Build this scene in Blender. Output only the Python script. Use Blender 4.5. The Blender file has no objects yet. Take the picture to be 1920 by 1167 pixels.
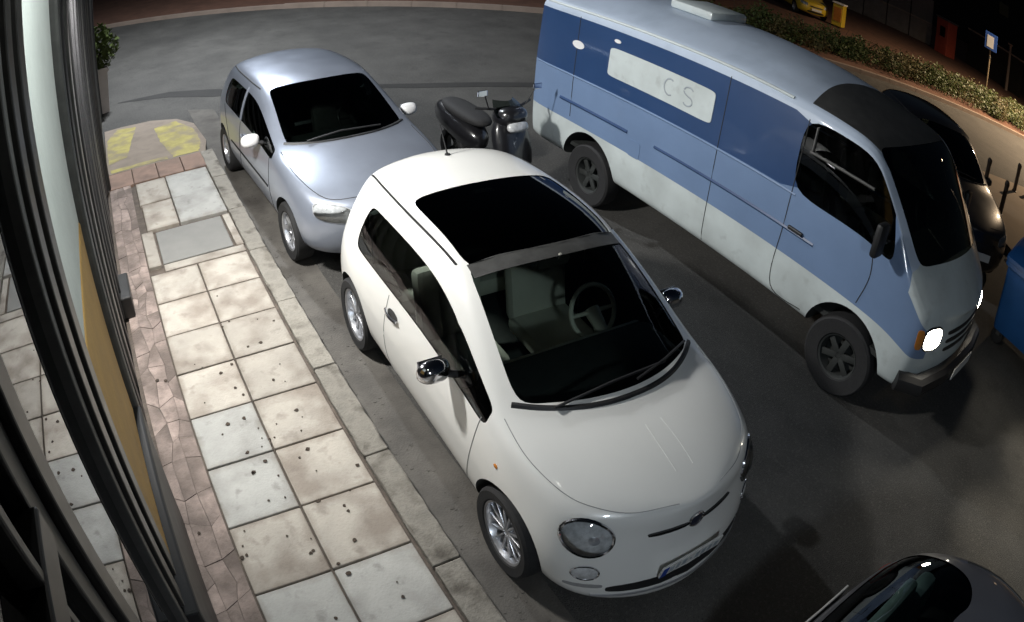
import bpy, bmesh, math, random
from mathutils import Vector, Matrix
from mathutils.bvhtree import BVHTree

sc = bpy.context.scene
COL = sc.collection
R = math.radians
random.seed(7)

# ------------------------------------------------------------------ camera (wide CCTV lens)
CAM_H, CAM_PITCH, CAM_YAW, CAM_ROLL = 3.5106, 0.63579, 2.62519, 0.03728
cd = bpy.data.cameras.new('camera')
cam = bpy.data.objects.new('camera', cd)
COL.objects.link(cam)
cp, sp, cy, sy = math.cos(CAM_PITCH), math.sin(CAM_PITCH), math.cos(CAM_YAW), math.sin(CAM_YAW)
fw = Vector((cp * cy, cp * sy, -sp)); rt = Vector((sy, -cy, 0)); up = rt.cross(fw)
c_, s_ = math.cos(CAM_ROLL), math.sin(CAM_ROLL)
rt, up = c_ * rt + s_ * up, c_ * up - s_ * rt
M = Matrix.Identity(4)
for i in range(3):
    M[i][0], M[i][1], M[i][2] = rt[i], up[i], -fw[i]
M[2][3] = CAM_H
cam.matrix_world = M
cd.lens = 25.3
cd.type = 'PANO'
lensp = cd if hasattr(cd, 'panorama_type') else cd.cycles
lensp.panorama_type = 'FISHEYE_LENS_POLYNOMIAL'
lensp.fisheye_fov = R(170)
cd.sensor_fit = 'HORIZONTAL'; cd.sensor_width = 36.0; cd.sensor_height = 36.0 * 622 / 1024
for i, k in enumerate((0.00112452, 0.03818406, 0.00037312, -2.847959e-05, 1.187791e-06)):
    setattr(lensp, 'fisheye_polynomial_k%d' % i, -k)
cd.shift_x = (960 - 854.06) / 1920
cd.shift_y = (609.0 - 583.5) / 1167
cd.clip_start = 0.02; cd.clip_end = 2000
sc.camera = cam

# ------------------------------------------------------------------ night sky, moon, exposure
world = bpy.data.worlds.new('World'); sc.world = world; world.use_nodes = True
wn = world.node_tree; wn.nodes.clear()
wo = wn.nodes.new('ShaderNodeOutputWorld'); wb = wn.nodes.new('ShaderNodeBackground')
sk = wn.nodes.new('ShaderNodeTexSky'); sk.sky_type = 'NISHITA'; sk.sun_disc = False
SUN_EL, SUN_AZ = R(35), R(120)
sk.sun_elevation = SUN_EL; sk.sun_rotation = SUN_AZ
wb.inputs[1].default_value = SKY_STRENGTH = 0.0022
wn.links.new(sk.outputs[0], wb.inputs[0]); wn.links.new(wb.outputs[0], wo.inputs[0])
moon_l = bpy.data.lights.new('moon', 'SUN'); moon_l.energy = 0.02; moon_l.angle = R(0.5); moon_l.color = (.8, .88, 1)
moon = bpy.data.objects.new('moon', moon_l); COL.objects.link(moon)
moon.rotation_euler = (R(90) - SUN_EL, 0, R(180) - SUN_AZ)
sc.view_settings.view_transform = 'Standard'; sc.view_settings.look = 'None'
sc.view_settings.exposure = 0.0; sc.view_settings.gamma = 1.0; sc.view_settings.use_curve_mapping = False
sc.render.engine = 'CYCLES'
sc.cycles.use_denoising = True
sc.cycles.max_bounces = 6; sc.cycles.transparent_max_bounces = 12
sc.cycles.caustics_reflective = False; sc.cycles.caustics_refractive = False
sc.cycles.sample_clamp_indirect = 4.0

# ------------------------------------------------------------------ materials
def nodes(name):
    m = bpy.data.materials.new(name); m.use_nodes = True
    t = m.node_tree; t.nodes.clear()
    o = t.nodes.new('ShaderNodeOutputMaterial')
    return m, t, o

def pbr(name, base, rough=.5, metal=0., coat=0., var=.18, scale=6., bump=0., bscale=60., objvar=0., dark_inside=False,
        spec=.5, stain=None, emit=0., stretch=None, edge=None):
    m, t, o = nodes(name); N = t.nodes.new; L = t.links.new
    b = N('ShaderNodeBsdfPrincipled')
    b.inputs['Roughness'].default_value = rough; b.inputs['Metallic'].default_value = metal
    b.inputs['Coat Weight'].default_value = coat; b.inputs['Coat Roughness'].default_value = .06
    b.inputs['Specular IOR Level'].default_value = spec
    tc = N('ShaderNodeTexCoord'); src = tc.outputs['Object']
    if stretch or objvar:
        mp = N('ShaderNodeMapping'); L(src, mp.inputs['Vector'])
        if stretch: mp.inputs['Scale'].default_value = stretch
        if objvar:
            oi = N('ShaderNodeObjectInfo'); ml = N('ShaderNodeMath'); ml.operation = 'MULTIPLY'; ml.inputs[1].default_value = 37.
            L(oi.outputs['Random'], ml.inputs[0]); cb = N('ShaderNodeCombineXYZ'); L(ml.outputs[0], cb.inputs[0]); L(ml.outputs[0], cb.inputs[1])
            L(cb.outputs[0], mp.inputs['Location'])
        src = mp.outputs[0]
    n1 = N('ShaderNodeTexNoise'); n1.inputs['Scale'].default_value = scale; n1.inputs['Detail'].default_value = 6
    n1.inputs['Roughness'].default_value = .65
    L(src, n1.inputs['Vector'])
    cr = N('ShaderNodeValToRGB'); e = cr.color_ramp.elements
    e[0].position = .3; e[1].position = .7
    e[0].color = (*[max(0, c * (1 - var)) for c in base], 1); e[1].color = (*[min(1, c * (1 + var)) for c in base], 1)
    L(n1.outputs['Fac'], cr.inputs[0]); col = cr.outputs[0]
    if stain:
        for (sc_, lo, hi, colr, amt) in stain:
            n2 = N('ShaderNodeTexNoise'); n2.inputs['Scale'].default_value = sc_; n2.inputs['Detail'].default_value = 5
            L(src, n2.inputs['Vector'])
            mr = N('ShaderNodeMapRange'); mr.inputs[1].default_value = lo; mr.inputs[2].default_value = hi; mr.inputs[4].default_value = amt
            L(n2.outputs['Fac'], mr.inputs[0])
            mx = N('ShaderNodeMix'); mx.data_type = 'RGBA'; L(mr.outputs[0], mx.inputs[0]); L(col, mx.inputs[6]); mx.inputs[7].default_value = (*colr, 1)
            col = mx.outputs[2]
    if edge:      # grime that gathers along the rim of a slab
        sx = N('ShaderNodeSeparateXYZ'); L(tc.outputs['Generated'], sx.inputs[0]); mn = None
        for ax in (0, 1):
            a = N('ShaderNodeMath'); a.operation = 'SUBTRACT'; a.inputs[1].default_value = .5; L(sx.outputs[ax], a.inputs[0])
            b2 = N('ShaderNodeMath'); b2.operation = 'ABSOLUTE'; L(a.outputs[0], b2.inputs[0])
            if mn is None: mn = b2
            else:
                c2 = N('ShaderNodeMath'); c2.operation = 'MAXIMUM'; L(mn.outputs[0], c2.inputs[0]); L(b2.outputs[0], c2.inputs[1]); mn = c2
        n4 = N('ShaderNodeTexNoise'); n4.inputs['Scale'].default_value = 7; n4.inputs['Detail'].default_value = 4; L(src, n4.inputs['Vector'])
        ad = N('ShaderNodeMath'); ad.operation = 'MULTIPLY_ADD'; ad.inputs[1].default_value = .28; L(n4.outputs['Fac'], ad.inputs[0]); L(mn.outputs[0], ad.inputs[2])
        mr = N('ShaderNodeMapRange'); mr.inputs[1].default_value = .56; mr.inputs[2].default_value = .68; mr.inputs[4].default_value = edge[1]; L(ad.outputs[0], mr.inputs[0])
        mx = N('ShaderNodeMix'); mx.data_type = 'RGBA'; L(mr.outputs[0], mx.inputs[0]); L(col, mx.inputs[6]); mx.inputs[7].default_value = (*edge[0], 1); col = mx.outputs[2]
    if objvar:
        hs = N('ShaderNodeHueSaturation'); mr = N('ShaderNodeMapRange'); mr.inputs[3].default_value = 1 - objvar; mr.inputs[4].default_value = 1 + objvar
        L(oi.outputs['Random'], mr.inputs[0]); L(mr.outputs[0], hs.inputs['Value']); L(col, hs.inputs['Color']); col = hs.outputs[0]
    L(col, b.inputs['Base Color'])
    rr = N('ShaderNodeMapRange'); rr.inputs[3].default_value = max(0, rough - .08); rr.inputs[4].default_value = min(1, rough + .08)
    L(n1.outputs['Fac'], rr.inputs[0]); L(rr.outputs[0], b.inputs['Roughness'])
    if bump:
        n3 = N('ShaderNodeTexNoise'); n3.inputs['Scale'].default_value = bscale; n3.inputs['Detail'].default_value = 4; L(src, n3.inputs['Vector'])
        bp = N('ShaderNodeBump'); bp.inputs['Strength'].default_value = bump; bp.inputs['Distance'].default_value = .01
        L(n3.outputs['Fac'], bp.inputs['Height']); L(bp.outputs[0], b.inputs['Normal'])
    if emit:
        b.inputs['Emission Color'].default_value = (*base, 1); b.inputs['Emission Strength'].default_value = emit
    out = b.outputs[0]
    if dark_inside:      # the bare inner side of a body shell is dark trim, not paint
        d = N('ShaderNodeBsdfDiffuse'); d.inputs[0].default_value = (.02, .02, .02, 1)
        g = N('ShaderNodeNewGeometry'); ms = N('ShaderNodeMixShader')
        L(g.outputs['Backfacing'], ms.inputs[0]); L(out, ms.inputs[1]); L(d.outputs[0], ms.inputs[2]); out = ms.outputs[0]
    L(out, o.inputs[0])
    return m

def glassmat(name, tint=(.35, .4, .4), ior=1.5, rough=.0, boost=0.):
    m, t, o = nodes(name); N = t.nodes.new; L = t.links.new
    tr = N('ShaderNodeBsdfTransparent'); tr.inputs[0].default_value = (*tint, 1)
    gl = N('ShaderNodeBsdfGlossy'); gl.inputs[0].default_value = (.95, .97, 1, 1); gl.inputs['Roughness'].default_value = rough
    fr = N('ShaderNodeFresnel'); fr.inputs[0].default_value = ior
    nz = N('ShaderNodeTexNoise'); nz.inputs['Scale'].default_value = 3; tc = N('ShaderNodeTexCoord'); L(tc.outputs['Object'], nz.inputs['Vector'])
    ad = N('ShaderNodeMath'); ad.operation = 'MULTIPLY_ADD'; ad.inputs[1].default_value = .02; L(nz.outputs['Fac'], ad.inputs[0])
    ad2 = N('ShaderNodeMath'); ad2.operation = 'ADD'; ad2.inputs[1].default_value = boost; ad2.use_clamp = True
    L(fr.outputs[0], ad.inputs[2]); L(ad.outputs[0], ad2.inputs[0])
    ms = N('ShaderNodeMixShader'); L(ad2.outputs[0], ms.inputs[0]); L(tr.outputs[0], ms.inputs[1]); L(gl.outputs[0], ms.inputs[2])
    L(ms.outputs[0], o.inputs[0])
    return m

def emis(name, col, s):
    m, t, o = nodes(name); e = t.nodes.new('ShaderNodeEmission'); e.inputs[0].default_value = (*col, 1); e.inputs[1].default_value = s
    t.links.new(e.outputs[0], o.inputs[0]); return m

MT = {}
def mk(key, *a, **k): MT[key] = pbr(key, *a, **k)
mk('asphalt', (.070, .067, .062), .82, var=.3, scale=1.1, bump=1., bscale=110, stain=[(.35, .52, .75, (.030, .029, .028), .7), (3.5, .55, .7, (.045, .043, .04), .6), (38, .53, .66, (.125, .12, .11), .55), (75, .56, .66, (.025, .024, .023), .6)])
mk('shadow_strip', (.026, .025, .024), .85, var=.25, scale=3, bump=.5, bscale=110)  # asphalt darkened in its colour to stand for shade
mk('gutter', (.10, .092, .082), .85, var=.3, scale=3, bump=.4, bscale=70, stain=[(2.3, .5, .7, (.045, .04, .035), .7)])
mk('slab', (.385, .352, .305), .8, var=.14, scale=3.2, bump=.35, bscale=55, objvar=.13, stain=[(2.6, .47, .66, (.19, .155, .125), .75), (9, .58, .72, (.17, .14, .115), .5)], edge=((.17, .135, .105), .6))
mk('slab_pale', (.40, .395, .37), .78, var=.12, scale=3, bump=.3, bscale=55, objvar=.08, stain=[(2.6, .48, .68, (.21, .20, .185), .7), (9, .6, .72, (.17, .16, .145), .5)], edge=((.18, .155, .125), .55))
mk('slab_pink', (.29, .228, .20), .85, var=.3, scale=7, bump=.6, bscale=40, objvar=.12, stain=[(2.4, .38, .60, (.10, .078, .066), .85), (12, .5, .7, (.13, .10, .085), .6)])
mk('cover', (.20, .195, .18), .7, var=.12, scale=3, bump=.2, bscale=90)
mk('joint', (.10, .08, .065), .9, var=.4, scale=9, bump=.6, bscale=50)
mk('kerbstone', (.25, .232, .20), .85, var=.25, scale=5, bump=.8, bscale=45, objvar=.12, stain=[(5, .52, .68, (.07, .06, .048), .85)])
mk('brown_tile', (.24, .155, .115), .75, var=.22, scale=4, bump=.3, bscale=60, objvar=.15, stain=[(3, .5, .7, (.09, .06, .05), .6)])
mk('ramp', (.25, .205, .165), .85, var=.2, scale=3, bump=.4, bscale=60, stain=[(3, .5, .7, (.12, .1, .08), .6)])
mk('yellow_paint', (.36, .31, .10), .75, var=.25, scale=5, bump=.3, bscale=60, stain=[(4, .45, .62, (.22, .18, .13), .8)])
mk('litter', (.05, .035, .025), .9, var=.5, scale=30)
mk('white_car', (.80, .80, .77), .32, coat=.8, var=.015, scale=3, dark_inside=True)
mk('silver_car', (.33, .365, .44), .34, metal=.55, coat=.7, var=.05, scale=3, dark_inside=True)
mk('black_car', (.012, .012, .014), .3, coat=.9, var=.2, scale=3, dark_inside=True)
mk('grey_car', (.085, .085, .095), .36, metal=.0, coat=.9, var=.1, scale=3, dark_inside=True)
mk('van_white', (.58, .64, .64), .45, coat=.3, var=.08, scale=2.2, dark_inside=True, stain=[(1.6, .46, .72, (.36, .39, .385), .6), (7, .58, .75, (.30, .32, .31), .4)])
mk('van_mid', (.165, .245, .40), .4, coat=.4, var=.07, scale=1.5, dark_inside=True)
mk('van_blue', (.022, .058, .155), .38, coat=.5, var=.08, scale=1.5, dark_inside=True)
mk('van_roof', (.46, .54, .66), .5, coat=.2, var=.08, scale=1.6, dark_inside=True, stain=[(2.2, .5, .72, (.33, .40, .50), .6)])
mk('black_plastic', (.014, .014, .015), .5, var=.2)
mk('gloss_black', (.008, .009, .01), .12, coat=.6, var=.1)
mk('rubber', (.017, .017, .018), .8, var=.25, scale=20, bump=.2)
mk('alloy', (.62, .63, .66), .3, metal=.85, var=.08)
mk('chrome', (.75, .76, .8), .12, metal=1., var=.04)
mk('seam', (.03, .03, .03), .8)
mk('seam_light', (.30, .30, .30), .7)
mk('ivory', (.62, .61, .53), .6, var=.06)
mk('trim_dark', (.025, .028, .027), .75, var=.2)
mk('lens_grey', (.55, .56, .57), .3, metal=.0, coat=1, var=.35, scale=18)
mk('mark_grey', (.33, .37, .40), .6)
mk('cloth_teal', (.30, .42, .40), .8)
mk('lens_amber', (.55, .2, .03), .25, coat=1)
mk('lens_red', (.4, .02, .02), .25, coat=1)
mk('plate', (.62, .62, .60), .5, var=.05)
mk('plate_blue', (.02, .06, .3), .5)
mk('red_badge', (.02, .022, .04), .3, coat=1)
mk('frame_dark', (.030, .029, .028), .35, metal=.4, var=.2, scale=10)
mk('frame_grey', (.10, .10, .097), .4, metal=.4, var=.2, scale=10)
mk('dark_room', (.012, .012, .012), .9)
mk('wall_white', (.62, .66, .63), .8, var=.06, scale=3, bump=.2, bscale=40, stain=[(1.3, .5, .75, (.48, .52, .49), .6)])
mk('wall_ochre', (.50, .30, .085), .75, var=.12, scale=3, bump=.2, bscale=40, stain=[(2, .55, .75, (.3, .19, .07), .5)])
mk('wall_grey', (.17, .165, .16), .85, var=.15, scale=2, bump=.3)
mk('planter', (.44, .40, .385), .8, var=.1, scale=4, bump=.2)
mk('soil', (.03, .022, .016), .95, var=.3)
mk('leaf', (.06, .082, .02), .55, var=.45, scale=14)
mk('leaf_dry', (.10, .085, .03), .6, var=.4, scale=10)
mk('twig', (.06, .045, .03), .9)
mk('far_paving', (.30, .235, .17), .85, var=.15, scale=1.2, bump=.3)
mk('far_kerb', (.27, .21, .17), .85, var=.15, scale=2)
mk('soil_red', (.115, .055, .035), .95, var=.3, scale=2)
mk('bollard', (.045, .03, .02), .5, var=.2)
mk('pole', (.22, .17, .11), .5, metal=.3, var=.15)
mk('sign_blue', (.03, .10, .42), .4, var=.05)
mk('sign_white', (.8, .8, .8), .4, var=.03)
mk('red_box', (.36, .065, .04), .55, var=.12, scale=3)
mk('yellow_car', (.62, .44, .03), .35, coat=.8, var=.05, dark_inside=True)
mk('bin_blue', (.012, .075, .24), .45, var=.12, scale=4)
mk('fence', (.10, .085, .08), .6, var=.2)
mk('block_wall', (.20, .17, .15), .9, var=.2, scale=2, bump=.4)
mk('lamp_metal', (.2, .2, .2), .4, metal=.8)
MT['glass'] = glassmat('glass', (.74, .82, .77))
MT['glass_dark'] = glassmat('glass_dark', (.22, .26, .24))
MT['glass_black'] = glassmat('glass_black', (.02, .022, .022))
MT['shop_glass'] = glassmat('shop_glass', (.25, .27, .26), ior=1.75)
MT['lens_clear'] = glassmat('lens_clear', (.95, .96, .96))
MT['glass_side'] = glassmat('glass_side', (.55, .6, .58))
MT['head_on'] = emis('head_on', (1, .93, .78), 60)
MT['lamp_white'] = emis('lamp_white', (1, .96, .88), 14)
MT['lamp_warm'] = emis('lamp_warm', (1, .62, .3), 14)

# ------------------------------------------------------------------ object helpers
def tag(o, label=None, cat=None, group=None, kind=None):
    if label: o['label'] = label
    if cat: o['category'] = cat
    if group: o['group'] = group
    if kind: o['kind'] = kind
    return o

def empty(name, loc=(0, 0, 0), rz=0.):
    o = bpy.data.objects.new(name, None); COL.objects.link(o); o.location = loc; o.rotation_euler = (0, 0, rz); o.empty_display_size = .2
    return o

def obj(name, me, mat=None, parent=None, loc=None):
    o = bpy.data.objects.new(name, me); COL.objects.link(o)
    if mat is not None:
        me.materials.clear(); me.materials.append(MT[mat] if isinstance(mat, str) else mat)
    if parent: o.parent = parent
    if loc: o.location = loc
    return o

class MB:
    def __init__(s): s.bm = bmesh.new()
    def box(s, c, d, rot=None, bev=0.):
        r = bmesh.ops.create_cube(s.bm, size=1)['verts']
        bmesh.ops.scale(s.bm, vec=d, verts=r)
        if bev:
            ed = list({e for v in r for e in v.link_edges})
            r = list({v for f in bmesh.ops.bevel(s.bm, geom=ed, offset=bev, segments=2, affect='EDGES', profile=.5)['faces'] for v in f.verts})
        if rot is not None: bmesh.ops.rotate(s.bm, cent=(0, 0, 0), matrix=rot, verts=r)
        bmesh.ops.translate(s.bm, vec=c, verts=r); return s
    def cyl(s, a, b, r0, r1=None, n=12, cap=True):
        a, b = Vector(a), Vector(b); d = b - a; r1 = r0 if r1 is None else r1
        q = d.to_track_quat('Z', 'Y').to_matrix(); rings = []
        for p, r in ((a, r0), (b, r1)):
            rings.append([s.bm.verts.new(p + q @ Vector((r * math.cos(2 * math.pi * i / n), r * math.sin(2 * math.pi * i / n), 0))) for i in range(n)])
        for i in range(n): s.bm.faces.new((rings[0][i], rings[0][(i + 1) % n], rings[1][(i + 1) % n], rings[1][i]))
        if cap: s.bm.faces.new(rings[0][::-1]); s.bm.faces.new(rings[1])
        return s
    def tube(s, pts, r, n=6, closed=False):
        pts = [Vector(p) for p in pts]; rings = []; m = len(pts)
        for i, p in enumerate(pts):
            a = pts[i - 1] if (i or closed) else pts[0]; b = pts[(i + 1) % m] if (i < m - 1 or closed) else pts[-1]
            q = (b - a).to_track_quat('Z', 'Y').to_matrix(); rad = r[i] if isinstance(r, (list, tuple)) else r
            rings.append([s.bm.verts.new(p + q @ Vector((rad * math.cos(2 * math.pi * k / n), rad * math.sin(2 * math.pi * k / n), 0))) for k in range(n)])
        for i in range(m if closed else m - 1):
            A, B = rings[i], rings[(i + 1) % m]
            off = min(range(n), key=lambda o: (A[0].co - B[o].co).length) if closed and i == m - 1 else 0
            for k in range(n): s.bm.faces.new((A[k], A[(k + 1) % n], B[(k + 1 + off) % n], B[(k + off) % n]))
        if not closed: s.bm.faces.new(rings[0][::-1]); s.bm.faces.new(rings[-1])
        return s
    def lathe(s, prof, n=32, c=(0, 0, 0), axis='Y'):
        c = Vector(c); rings = []
        for (r, h) in prof:
            ring = []
            for i in range(n):
                a = 2 * math.pi * i / n; u, v = r * math.cos(a), r * math.sin(a)
                p = Vector((u, h, v)) if axis == 'Y' else (Vector((u, v, h)) if axis == 'Z' else Vector((h, u, v)))
                ring.append(s.bm.verts.new(c + p))
            rings.append(ring)
        for A, B in zip(rings, rings[1:]):
            for i in range(n): s.bm.faces.new((A[i], A[(i + 1) % n], B[(i + 1) % n], B[i]))
        return s
    def poly(s, pts, thick=None):
        vs = [s.bm.verts.new(p) for p in pts]; f = s.bm.faces.new(vs)
        if thick is not None:
            r = bmesh.ops.extrude_face_region(s.bm, geom=[f])['geom']
            bmesh.ops.translate(s.bm, vec=thick, verts=[g for g in r if isinstance(g, bmesh.types.BMVert)])
        return s
    def mesh(s, smooth=False, ang=35):
        bmesh.ops.remove_doubles(s.bm, verts=s.bm.verts, dist=1e-5)
        bmesh.ops.recalc_face_normals(s.bm, faces=s.bm.faces)
        me = bpy.data.meshes.new('m'); s.bm.to_mesh(me); s.bm.free()
        if smooth: sm(me, ang)
        return me
    def build(s, name, mat, parent=None, smooth=False, loc=None, ang=35):
        return obj(name, s.mesh(smooth, ang), mat, parent, loc)

def sm(me, ang=35):
    for p in me.polygons: p.use_smooth = True
    me.set_sharp_from_angle(angle=R(ang))

def copy_tree(o, parent=None):
    c = o.copy(); COL.objects.link(c); c.parent = parent
    for k in o.children: copy_tree(k, c)
    return c
# ------------------------------------------------------------------ vehicle shells: control cage -> subdivided skin -> wheel wells -> parts
def evaluated(me, mods):
    o = bpy.data.objects.new('tmp', me); COL.objects.link(o)
    for kind, kw in mods:
        md = o.modifiers.new('m', kind)
        for k, v in kw.items(): setattr(md, k, v)
    dg = bpy.context.evaluated_depsgraph_get(); dg.update()
    r = bpy.data.meshes.new_from_object(o.evaluated_get(dg))
    bpy.data.objects.remove(o)
    return r

class Shell:
    """st: stations rear to front, each rows 1..8 (sill bottom .. roof centre) as (x, y, z); caps: rows 0..7 centre line."""
    def __init__(s, st, cap_r, cap_f, cat, wells=(), sub=3, crease_rows={}, crease_st={}, fit=None):
        bm = bmesh.new(); V = {}
        cl = bm.edges.layers.float.new('crease_edge')
        nS = len(st)
        def vert(key, co):
            V[key] = bm.verts.new(co)
        for i, rows in enumerate(st):
            x, y, z = rows[0]
            vert((i, 0, 1), (x, 0, z)); V[(i, 0, -1)] = V[(i, 0, 1)]
            for j, (x, y, z) in enumerate(rows, 1):
                if y == 0: vert((i, j, 1), (x, 0, z)); V[(i, j, -1)] = V[(i, j, 1)]
                else:
                    vert((i, j, 1), (x, y, z)); vert((i, j, -1), (x, -y, z))
        for e, cap, i in (('R', cap_r, 0), ('F', cap_f, nS - 1)):
            for j in range(1, 8): vert((e, j), cap[j])
            V[(e, 0)] = V[(i, 0, 1)]; V[(e, 8)] = V[(i, 8, 1)]
            V[(e, 0)].co = Vector(cap[0])
        cats = []; 
        def face(ks, name):
            if name not in cats: cats.append(name)
            vs = []
            for k in ks:
                if V[k] not in vs: vs.append(V[k])
            if len(vs) < 3: return
            try: f = bm.faces.new(vs)
            except ValueError: return
            f.material_index = cats.index(name); f.smooth = True
        cats.append('body')
        for sd in (1, -1):
            for i in range(nS - 1):
                for j in range(8):
                    q = [(i, j, sd), (i + 1, j, sd), (i + 1, j + 1, sd), (i, j + 1, sd)]
                    face(q if sd < 0 else q[::-1], cat(i, j, sd))
            for e, i in (('R', 0), ('F', nS - 1)):
                for j in range(8):
                    q = [(i, j, sd), (i, j + 1, sd), (e, j + 1), (e, j)]
                    face(q, cat(e, j, sd))
        bmesh.ops.recalc_face_normals(bm, faces=bm.faces)
        inv = {v: k for k, v in V.items()}
        for ed in bm.edges:
            for j, cv in crease_rows.items():
                for sd in (1, -1):
                    for i in range(nS - 1):
                        a, b = V[(i, j, sd)], V[(i + 1, j, sd)]
                        if {a, b} == set(ed.verts): ed[cl] = cv
            for i, cv in crease_st.items():
                for sd in (1, -1):
                    for j in range(1, 8):
                        a, b = V[(i, j, sd)], V[(i, j + 1, sd)]
                        if {a, b} == set(ed.verts): ed[cl] = cv
        me = bpy.data.meshes.new('cage'); bm.to_mesh(me); bm.free()
        nc = len(cats)
        for _ in range(nc + 1): me.materials.append(None)
        me = evaluated(me, [('SUBSURF', dict(levels=sub, render_levels=sub))])
        if fit:      # restore the true outer size lost by subdivision
            (x0, x1), hw, zt = fit
            xs = [v.co.x for v in me.vertices]; ys = [v.co.y for v in me.vertices]; zs = [v.co.z for v in me.vertices]
            a, b, w, t, z0 = min(xs), max(xs), max(ys), max(zs), min(zs)
            for v in me.vertices:
                v.co.x = x0 + (v.co.x - a) / (b - a) * (x1 - x0); v.co.y *= hw / w
                v.co.z = z0 + (v.co.z - z0) / (t - z0) * (zt - z0)
        # round the corners of every glazed opening
        grp = {}
        for k, nme in enumerate(cats):
            if 'window' in nme: grp[k] = nme.split('_window')[1] if nme[-1] == '1' else nme
            elif 'windshield' in nme or 'glass' in nme: grp[k] = nme
        for gname in set(grp.values()):
            ks = {k for k, v in grp.items() if v == gname}; cnt = {}
            for p in me.polygons:
                if p.material_index in ks:
                    for e in p.edge_keys: cnt[e] = cnt.get(e, 0) + 1
            nb = {}
            for (a, b), c in cnt.items():
                if c == 1: nb.setdefault(a, []).append(b); nb.setdefault(b, []).append(a)
            sharp = [v for v, q in nb.items() if len(q) == 2 and (me.vertices[q[0]].co - me.vertices[v].co).angle(me.vertices[v].co - me.vertices[q[1]].co, 0) > R(32)]
            near = set(sharp)
            for _ in range(2): near |= {q for v in list(near) for q in nb[v]}
            for _ in range(5):
                new = {v: (me.vertices[v].co * .5 + (me.vertices[nb[v][0]].co + me.vertices[nb[v][1]].co) * .25) for v in near if len(nb[v]) == 2}
                for v, co_ in new.items(): me.vertices[v].co = co_
        for k in range(nc + 1):
            if k >= len(me.materials): me.materials.append(None)
        s.bvh = BVHTree.FromPolygons([v.co.copy() for v in me.vertices], [tuple(p.vertices) for p in me.polygons])
        if wells:
            mb = MB()
            for (x, y0, y1, z, r) in wells:
                mb.cyl((x, y0, z), (x, y1, z), r, n=48); mb.cyl((x, -y0, z), (x, -y1, z), r, n=48)
            cm = mb.mesh()
            for _ in range(nc + 1): cm.materials.append(None)
            for p in cm.polygons: p.material_index = nc
            co = bpy.data.objects.new('cut', cm); COL.objects.link(co)
            me = evaluated(me, [('BOOLEAN', dict(object=co, operation='DIFFERENCE', solver='EXACT'))])
            bpy.data.objects.remove(co)
        cats.append('wheel_well')
        s.parts = {}
        for k, name in enumerate(cats):
            fs = [tuple(p.vertices) for p in me.polygons if p.material_index == k]
            if not fs: continue
            ids = sorted({v for f in fs for v in f}); mp = {v: i for i, v in enumerate(ids)}
            nm = bpy.data.meshes.new(name)
            nm.from_pydata([me.vertices[v].co[:] for v in ids], [], [[mp[v] for v in f] for f in fs]); nm.update()
            if 'window' in name or 'windshield' in name or 'glass' in name:
                nrm = [v.normal.copy() for v in nm.vertices]
                for v, n in zip(nm.vertices, nrm): v.co -= n * .005
            sm(nm, 40); s.parts[name] = nm
        s.wells = []
        if 'wheel_well' in s.parts:
            me = s.parts.pop('wheel_well')
            for fx_ in sorted({w[0] for w in wells}):
                for sg in (1, -1):
                    fs = [tuple(p.vertices) for p in me.polygons if abs(p.center.x - fx_) < .6 and p.center.y * sg > 0]
                    ids = sorted({v for f in fs for v in f}); mp = {v: i for i, v in enumerate(ids)}
                    nm = bpy.data.meshes.new('wheel_well'); nm.from_pydata([me.vertices[v].co[:] for v in ids], [], [[mp[v] for v in f] for f in fs]); nm.update(); sm(nm, 40); s.wells.append(nm)
    def side(s, x, z, sg):
        h = s.bvh.ray_cast(Vector((x, sg * 4, z)), Vector((0, -sg, 0))); return h[0], h[1]
    def top(s, x, y):
        h = s.bvh.ray_cast(Vector((x, y, 5)), Vector((0, 0, -1))); return h[0], h[1]
    def front(s, y, z):
        h = s.bvh.ray_cast(Vector((9, y, z)), Vector((-1, 0, 0))); return h[0], h[1]
    def rear(s, y, z):
        h = s.bvh.ray_cast(Vector((-9, y, z)), Vector((1, 0, 0))); return h[0], h[1]
    def seam(s, name, view, pts, parent, r=.004, mat='seam', closed=False, n=8, lift=0.):
        P = []; m_ = len(pts)
        for q in range(m_ - 1):      # Catmull-Rom through the given points
            p0, p1, p2, p3 = pts[max(q - 1, 0)], pts[q], pts[q + 1], pts[min(q + 2, m_ - 1)]
            for k in range(n):
                t = k / n
                P.append(tuple(.5 * (2 * p1[i] + (p2[i] - p0[i]) * t + (2 * p0[i] - 5 * p1[i] + 4 * p2[i] - p3[i]) * t * t + (3 * p1[i] - p0[i] - 3 * p2[i] + p3[i]) * t ** 3) if i < 2 else p1[i] for i in range(len(p1))))
        P.append(pts[-1]); Q = []
        for p in P:
            l, nn = getattr(s, view)(*p)
            if l is not None: Q.append(l + nn * lift)
        if len(Q) < 2: return None
        return MB().tube(Q, r, 6).build(name, mat, parent, True)
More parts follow.
